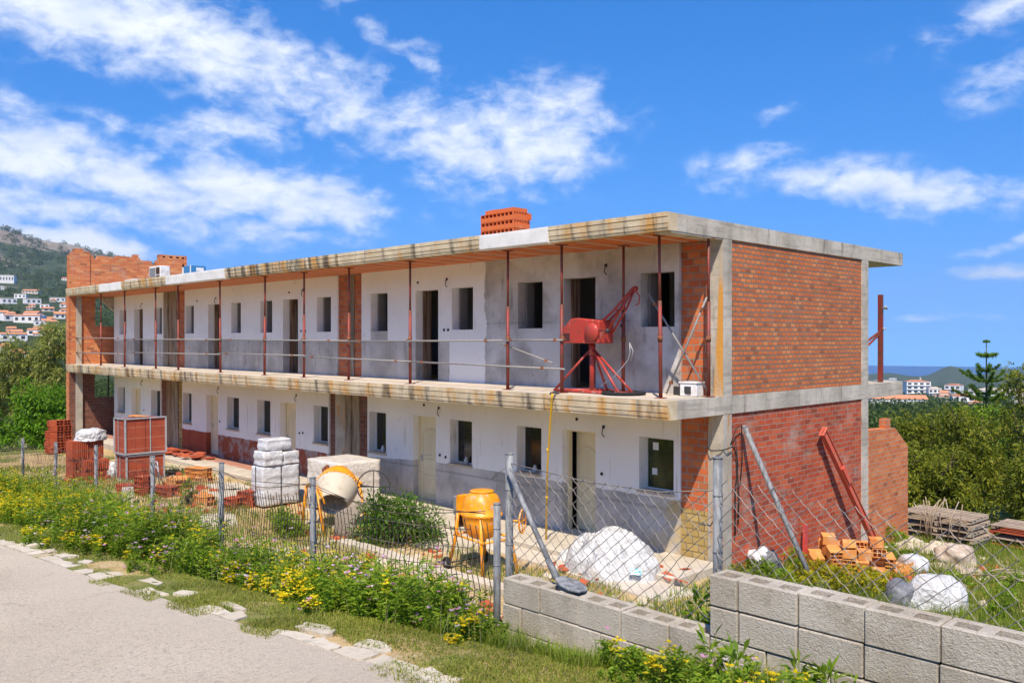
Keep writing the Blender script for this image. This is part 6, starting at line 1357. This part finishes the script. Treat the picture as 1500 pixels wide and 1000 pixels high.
HOUSES_L += [(-540, 119, 22.6, 3.5, 1.7, 'r'), (-365, 96, 7.7, 4.6, 2.4, 'r'), (-276, 55, 0.7, 2.2, 0.9, 'r'), (-444, 90, 13.3, 3.6, 1.5, 'f'), (-352, 93, 6.7, 4.6, 2.1, 'r'), (-327, 73, 4.5, 4.1, 1.6, 'v'), (-192, 40, -3.0, 1.8, 1.0, 'v'), (-386, 77, 8.9, 3.4, 1.7, 'r'), (-174, 38, -3.8, 1.5, 0.8, 'f'), (-544, 150, 23.6, 3.8, 1.9, 'r'), (-379, 97, 8.7, 4.7, 2.1, 'f'), (-302, 74, 2.7, 2.3, 1.0, 'v'), (-403, 89, 10.3, 5.5, 2.6, 'r'), (-487, 139, 17.7, 6.0, 2.9, 'v'), (-461, 115, 15.0, 3.4, 1.6, 'r'), (-370, 92, 7.9, 2.6, 1.2, 'v'), (-485, 123, 17.1, 4.1, 1.7, 'v'), (-358, 93, 7.1, 3.9, 2.1, 'r'), (-439, 124, 13.5, 4.6, 1.8, 'v'), (-252, 66, -0.2, 3.0, 1.5, 'r'), (-297, 76, 2.3, 2.8, 1.2, 'r'), (-377, 75, 8.2, 3.5, 1.7, 'r'), (-192, 43, -3.0, 2.0, 0.9, 'r'), (-259, 51, -0.1, 1.9, 1.0, 'r'), (-246, 63, -0.5, 2.8, 1.5, 'f'), (-478, 127, 16.5, 5.6, 2.3, 'f'), (-223, 56, -1.6, 3.0, 1.3, 'r'), (-312, 81, 3.5, 3.0, 1.5, 'r'), (-174, 29, -3.9, 2.4, 1.1, 'r'), (-371, 73, 7.7, 3.5, 1.8, 'v'), (-292, 63, 1.8, 2.5, 1.3, 'v'), (-349, 88, 6.3, 4.4, 2.1, 'f'), (-513, 105, 19.6, 6.8, 3.3, 'v'), (-211, 48, -2.1, 1.9, 1.0, 'r')]
HOUSES_R = [(-274, 751, -48.1, 19.3, 13.5, 'a'), (-150, 392, -30.2, 24.6, 4.4, 'L'), (-258, 746, -47.7, 10.3, 8.0, 'a'), (-192, 574, -39.8, 9.7, 7.5, 'v'), (-289, 888, -53.8, 14.7, 8.7, 'a'), (-150, 480, -34.6, 10.9, 5.8, 'a'), (-206, 724, -46.1, 30.8, 8.5, 'a'), (-114, 449, -32.4, 5.2, 4.6, 'f'), (-283, 1062, -60.5, 18.3, 6.1, 'f'), (-42, 123, -12.5, 2.1, 0.9, 'v'), (-35, 111, -11.6, 1.3, 0.7, 'v'), (-130, 437, -32.1, 6.6, 3.9, 'v'), (-92, 237, -20.9, 5.9, 1.0, 'r'), (-99, 373, -28.3, 6.1, 2.8, 'f'), (-180, 730, -46.1, 15.6, 7.8, 'a'), (-783, 1944, -92.9, 12.3, 4.6, 'f'), (-788, 1998, -93.3, 15.7, 4.7, 'f'), (-774, 1896, -92.5, 9.0, 4.5, 'f'), (-718, 1973, -93.0, 3.0, 10.6, 't')]
HB = [(math.hypot(h[0] - CX, h[1] - CY), math.degrees(math.atan2((h[0] - CX) * RTX + (h[1] - CY) * RTY, (h[0] - CX) * FWX + (h[1] - CY) * FWY)), h[3]) for h in HOUSES_L + HOUSES_R]
def blocked(a, r_):
    return any(h[0] - 55 - h[0] * .06 < r_ < h[0] + h[2] and abs(a - h[1]) < math.degrees(h[2] * .62 / h[0]) + .12 for h in HB)
def woods():
    out = []; r0 = np.random.default_rng(9)
    for (a0, a1, r0_, r1_, n, hmin, hmax) in [(-36, -22, 62, 140, 170, 1.6, 3.2), (-36, -20, 140, 420, 620, 2.0, 4.5), (-36, -20, 420, 1000, 700, 3, 6), (-36, -22, 1000, 1700, 1100, 4, 8), (18, 36, 48, 110, 190, 2.0, 4.0), (17, 36, 110, 330, 620, 2.5, 5.0), (17, 36, 330, 900, 800, 3.5, 6.5), (17, 36, 900, 1500, 260, 4, 8)]:
        A = r0.uniform(a0, a1, n); Rr = np.sqrt(r0.uniform(r0_ ** 2, r1_ ** 2, n))
        for a, r_ in zip(A, Rr):
            ca, sa = math.cos(R(a)), math.sin(R(a)); x, y = CX + r_ * (FWX * ca + RTX * sa), CY + r_ * (FWY * ca + RTY * sa)
            if r_ > 130 and mnoise.noise((x * .012, y * .012, 3)) < -.12: continue
            if blocked(a, r_): continue
            h = r0.uniform(hmin, hmax); z = hill_z(x, y) - .5
            m = 420 if r_ < 140 else (150 if r_ < 420 else 50); d = norm(r0.normal(size=(m, 3))); lump = 1 + .35 * np.sin(d @ np.array([5.1, 3.3, 4.2]) + r0.uniform(0, 6)); P = np.array([x, y, z + h * .5]) + d * np.array([h * .55, h * .55, h * .5]) * (lump * r0.uniform(.5, 1.0, m))[:, None]; D = norm(d + r0.normal(size=(m, 3)) * .6); s = h * (.10 if m > 400 else .18 if m > 100 else .34)
            out.append(leaves(P, D, s * r0.uniform(.7, 1.3, m), s * .6 * r0.uniform(.7, 1.3, m), .2))
    tag(quads_mesh('woods', np.concatenate(out), MT['leaf_wood']), kind='stuff')
woods()
# ------------------------------------------------------------------ the far town, house by house
def house(name, k, w, h, label, group=None):
    t = thing(name, (0, 0, 0), label, 'house' if k in 'lvrf' else 'building', group); d = w * (.7 if k != 'L' else .35); q = random.Random(int(w * 71 + h * 13)); fy = -d / 2
    wm = MT['house_white'] if q.random() < .8 else MT['house_cream']; mw = MB(); mr = MB(); wins = []
    if k == 'a':
        mw.box(-w / 2, w / 2, fy, d / 2, -4, h); mr.box(-w / 2 - .2, w / 2 + .2, fy - .2, d / 2 + .2, h, h + .3); mr.prism([(-w * .3, h + .3), (w * .3, h + .3), (w * .22, h + 1.3), (-w * .22, h + 1.3)], 'y', fy * .6, d * .3)
        n = max(2, int(h / 3)); m = max(3, int(w / 4))
        for r_ in range(n):
            for c in range(m): x = -w / 2 + w * (c + .5) / m; z = h * (r_ + .25) / n; wins.append((x - w / m * .3, x + w / m * .3, z, z + h / n * .5))
            mw.box(-w / 2 + .2, w / 2 - .2, fy - .9, fy, h * r_ / n - .1 + .3, h * r_ / n + .35)
    elif k == 'L':
        mw.box(-w / 2, w / 2, fy, d / 2, -4, h); mr.prism([(fy - .4, h), (d / 2 + .4, h), (0, h + 1.7)], 'x', -w / 2 - .4, w / 2 + .4)
        for c in range(5): x = -w / 2 + w * (c + .5) / 5; wins.append((x - .5, x + .5, h * .35, h * .75))
    elif k == 't': mw.box(-w / 2, w / 2, -w / 2, w / 2, -2, h); mr.box(-w * .6, w * .6, -w * .6, w * .6, h, h + .5)
    else:
        hb = h * (.62 if k in 'vr' else .9); mw.box(-w / 2, w / 2, fy, d / 2, -3, hb)
        if k == 'v':
            mw.box(-w * .18, w * .34, fy * .6, d / 2, hb, h * .86); mr.prism([(fy * .6 - .2, h * .86), (d / 2 + .2, h * .86), (d * .1, h * 1.08)], 'x', -w * .18 - .2, w * .34 + .2); mr.prism([(fy - .2, hb), (fy * .6, hb), (fy * .6, hb + .5)], 'x', -w / 2, w / 2)
        elif k == 'r': mr.prism([(fy - .3, hb), (d / 2 + .3, hb), (0, h)], 'x', -w / 2 - .2, w / 2 + .2)
        else: mr.box(-w / 2 - .1, w / 2 + .1, fy - .1, d / 2 + .1, hb, hb + h * .1)
        m = max(2, int(w / 2.2))
        for c in range(m): x = -w / 2 + w * (c + .5) / m; ww = w / m * .22; wins.append((x - ww, x + ww, hb * .28, hb * .74))
    o = mw.build('wall', wm, t); mr.build('roof', MT['roof_orange'] if k in 'vrL' or (k == 'a' and q.random() < .6) else MT['house_cream'], t)
    for (a, b, c, e) in wins: MB().box(a, b, fy - .06, fy - .002, c, e).build('window', MT['window_dark'], t)
    return t
LBL = dict(v='white villa with orange roof on the distant left hillside', r='small gabled house with orange roof on the distant left hillside', f='small flat roofed white house on the distant left hillside', l='long low white house row on the distant left hillside')
for (x, y, z, w, h, k) in HOUSES_L:
    w, h = w * .78, h * .86; t = house('villa' if k in 'vr' else 'flat_roofed_house', k, w, h, LBL[k], {'v': 'white villas on the left hillside', 'r': 'gabled houses on the left hillside', 'f': 'flat roofed houses on the left hillside', 'l': 'long house rows on the left hillside'}[k])
    t.location = (x, y, hill_z(x, y) - .2); t.rotation_euler = (0, 0, math.atan2(y - CY, x - CX) - R(90) + random.uniform(-.5, .5))
LR = ['tall white apartment block with balconies above the sea, right of the rear balcony', 'long white building with orange ridge roof below the apartment blocks', 'grey white block right of the tall apartment block', 'white villa with orange roof in front of the right town', 'white block with stacked floors left of the Norfolk pine', 'broad white block just left of the Norfolk pine', 'wide white terrace block behind the Norfolk pine', 'white flat roofed house near the right edge of the town', 'pale flat roofed building high at the right of the town', 'tiny white house among the valley trees', 'tiny white house further right among the valley trees', 'white villa right behind the Norfolk pine', 'low house with orange roof between the valley woods', 'flat roofed pale house under the terrace block', 'white block at the far right end of the town']
for i, (x, y, z, w, h, k) in enumerate(HOUSES_R):
    nm = {'a': 'apartment_block', 'L': 'long_building', 'v': 'villa', 'r': 'villa', 'f': 'flat_roofed_house', 't': 'coast_tower'}[k]
    lb = LR[i] if i < 15 else ('thin dark tower on the far coast' if k == 't' else 'small pale house on the far coast'); t = house(nm, k, w, h, lb, None if i < 15 or k == 't' else 'houses on the far coast')
    t.location = (x, y, hill_z(x, y) - .2); t.rotation_euler = (0, 0, math.atan2(y - CY, x - CX) - R(90) + random.uniform(-.35, .35))
# ------------------------------------------------------------------ the air between here and the far coast
hm = bpy.data.materials.new('haze_air'); hm.use_nodes = True; t = T(hm.node_tree); t.nodes.clear(); pv = t.n('ShaderNodeVolumePrincipled'); ou = t.n('ShaderNodeOutputMaterial')
pv.inputs['Color'].default_value = (.70, .84, 1.0, 1); pv.inputs['Density'].default_value = .00015; pv.inputs['Anisotropy'].default_value = .2; t.links.new(pv.outputs[0], ou.inputs['Volume'])
tag(MB().box(-5300, 5300, -5300, 5300, -172, 330).build('haze', hm), kind='stuff')
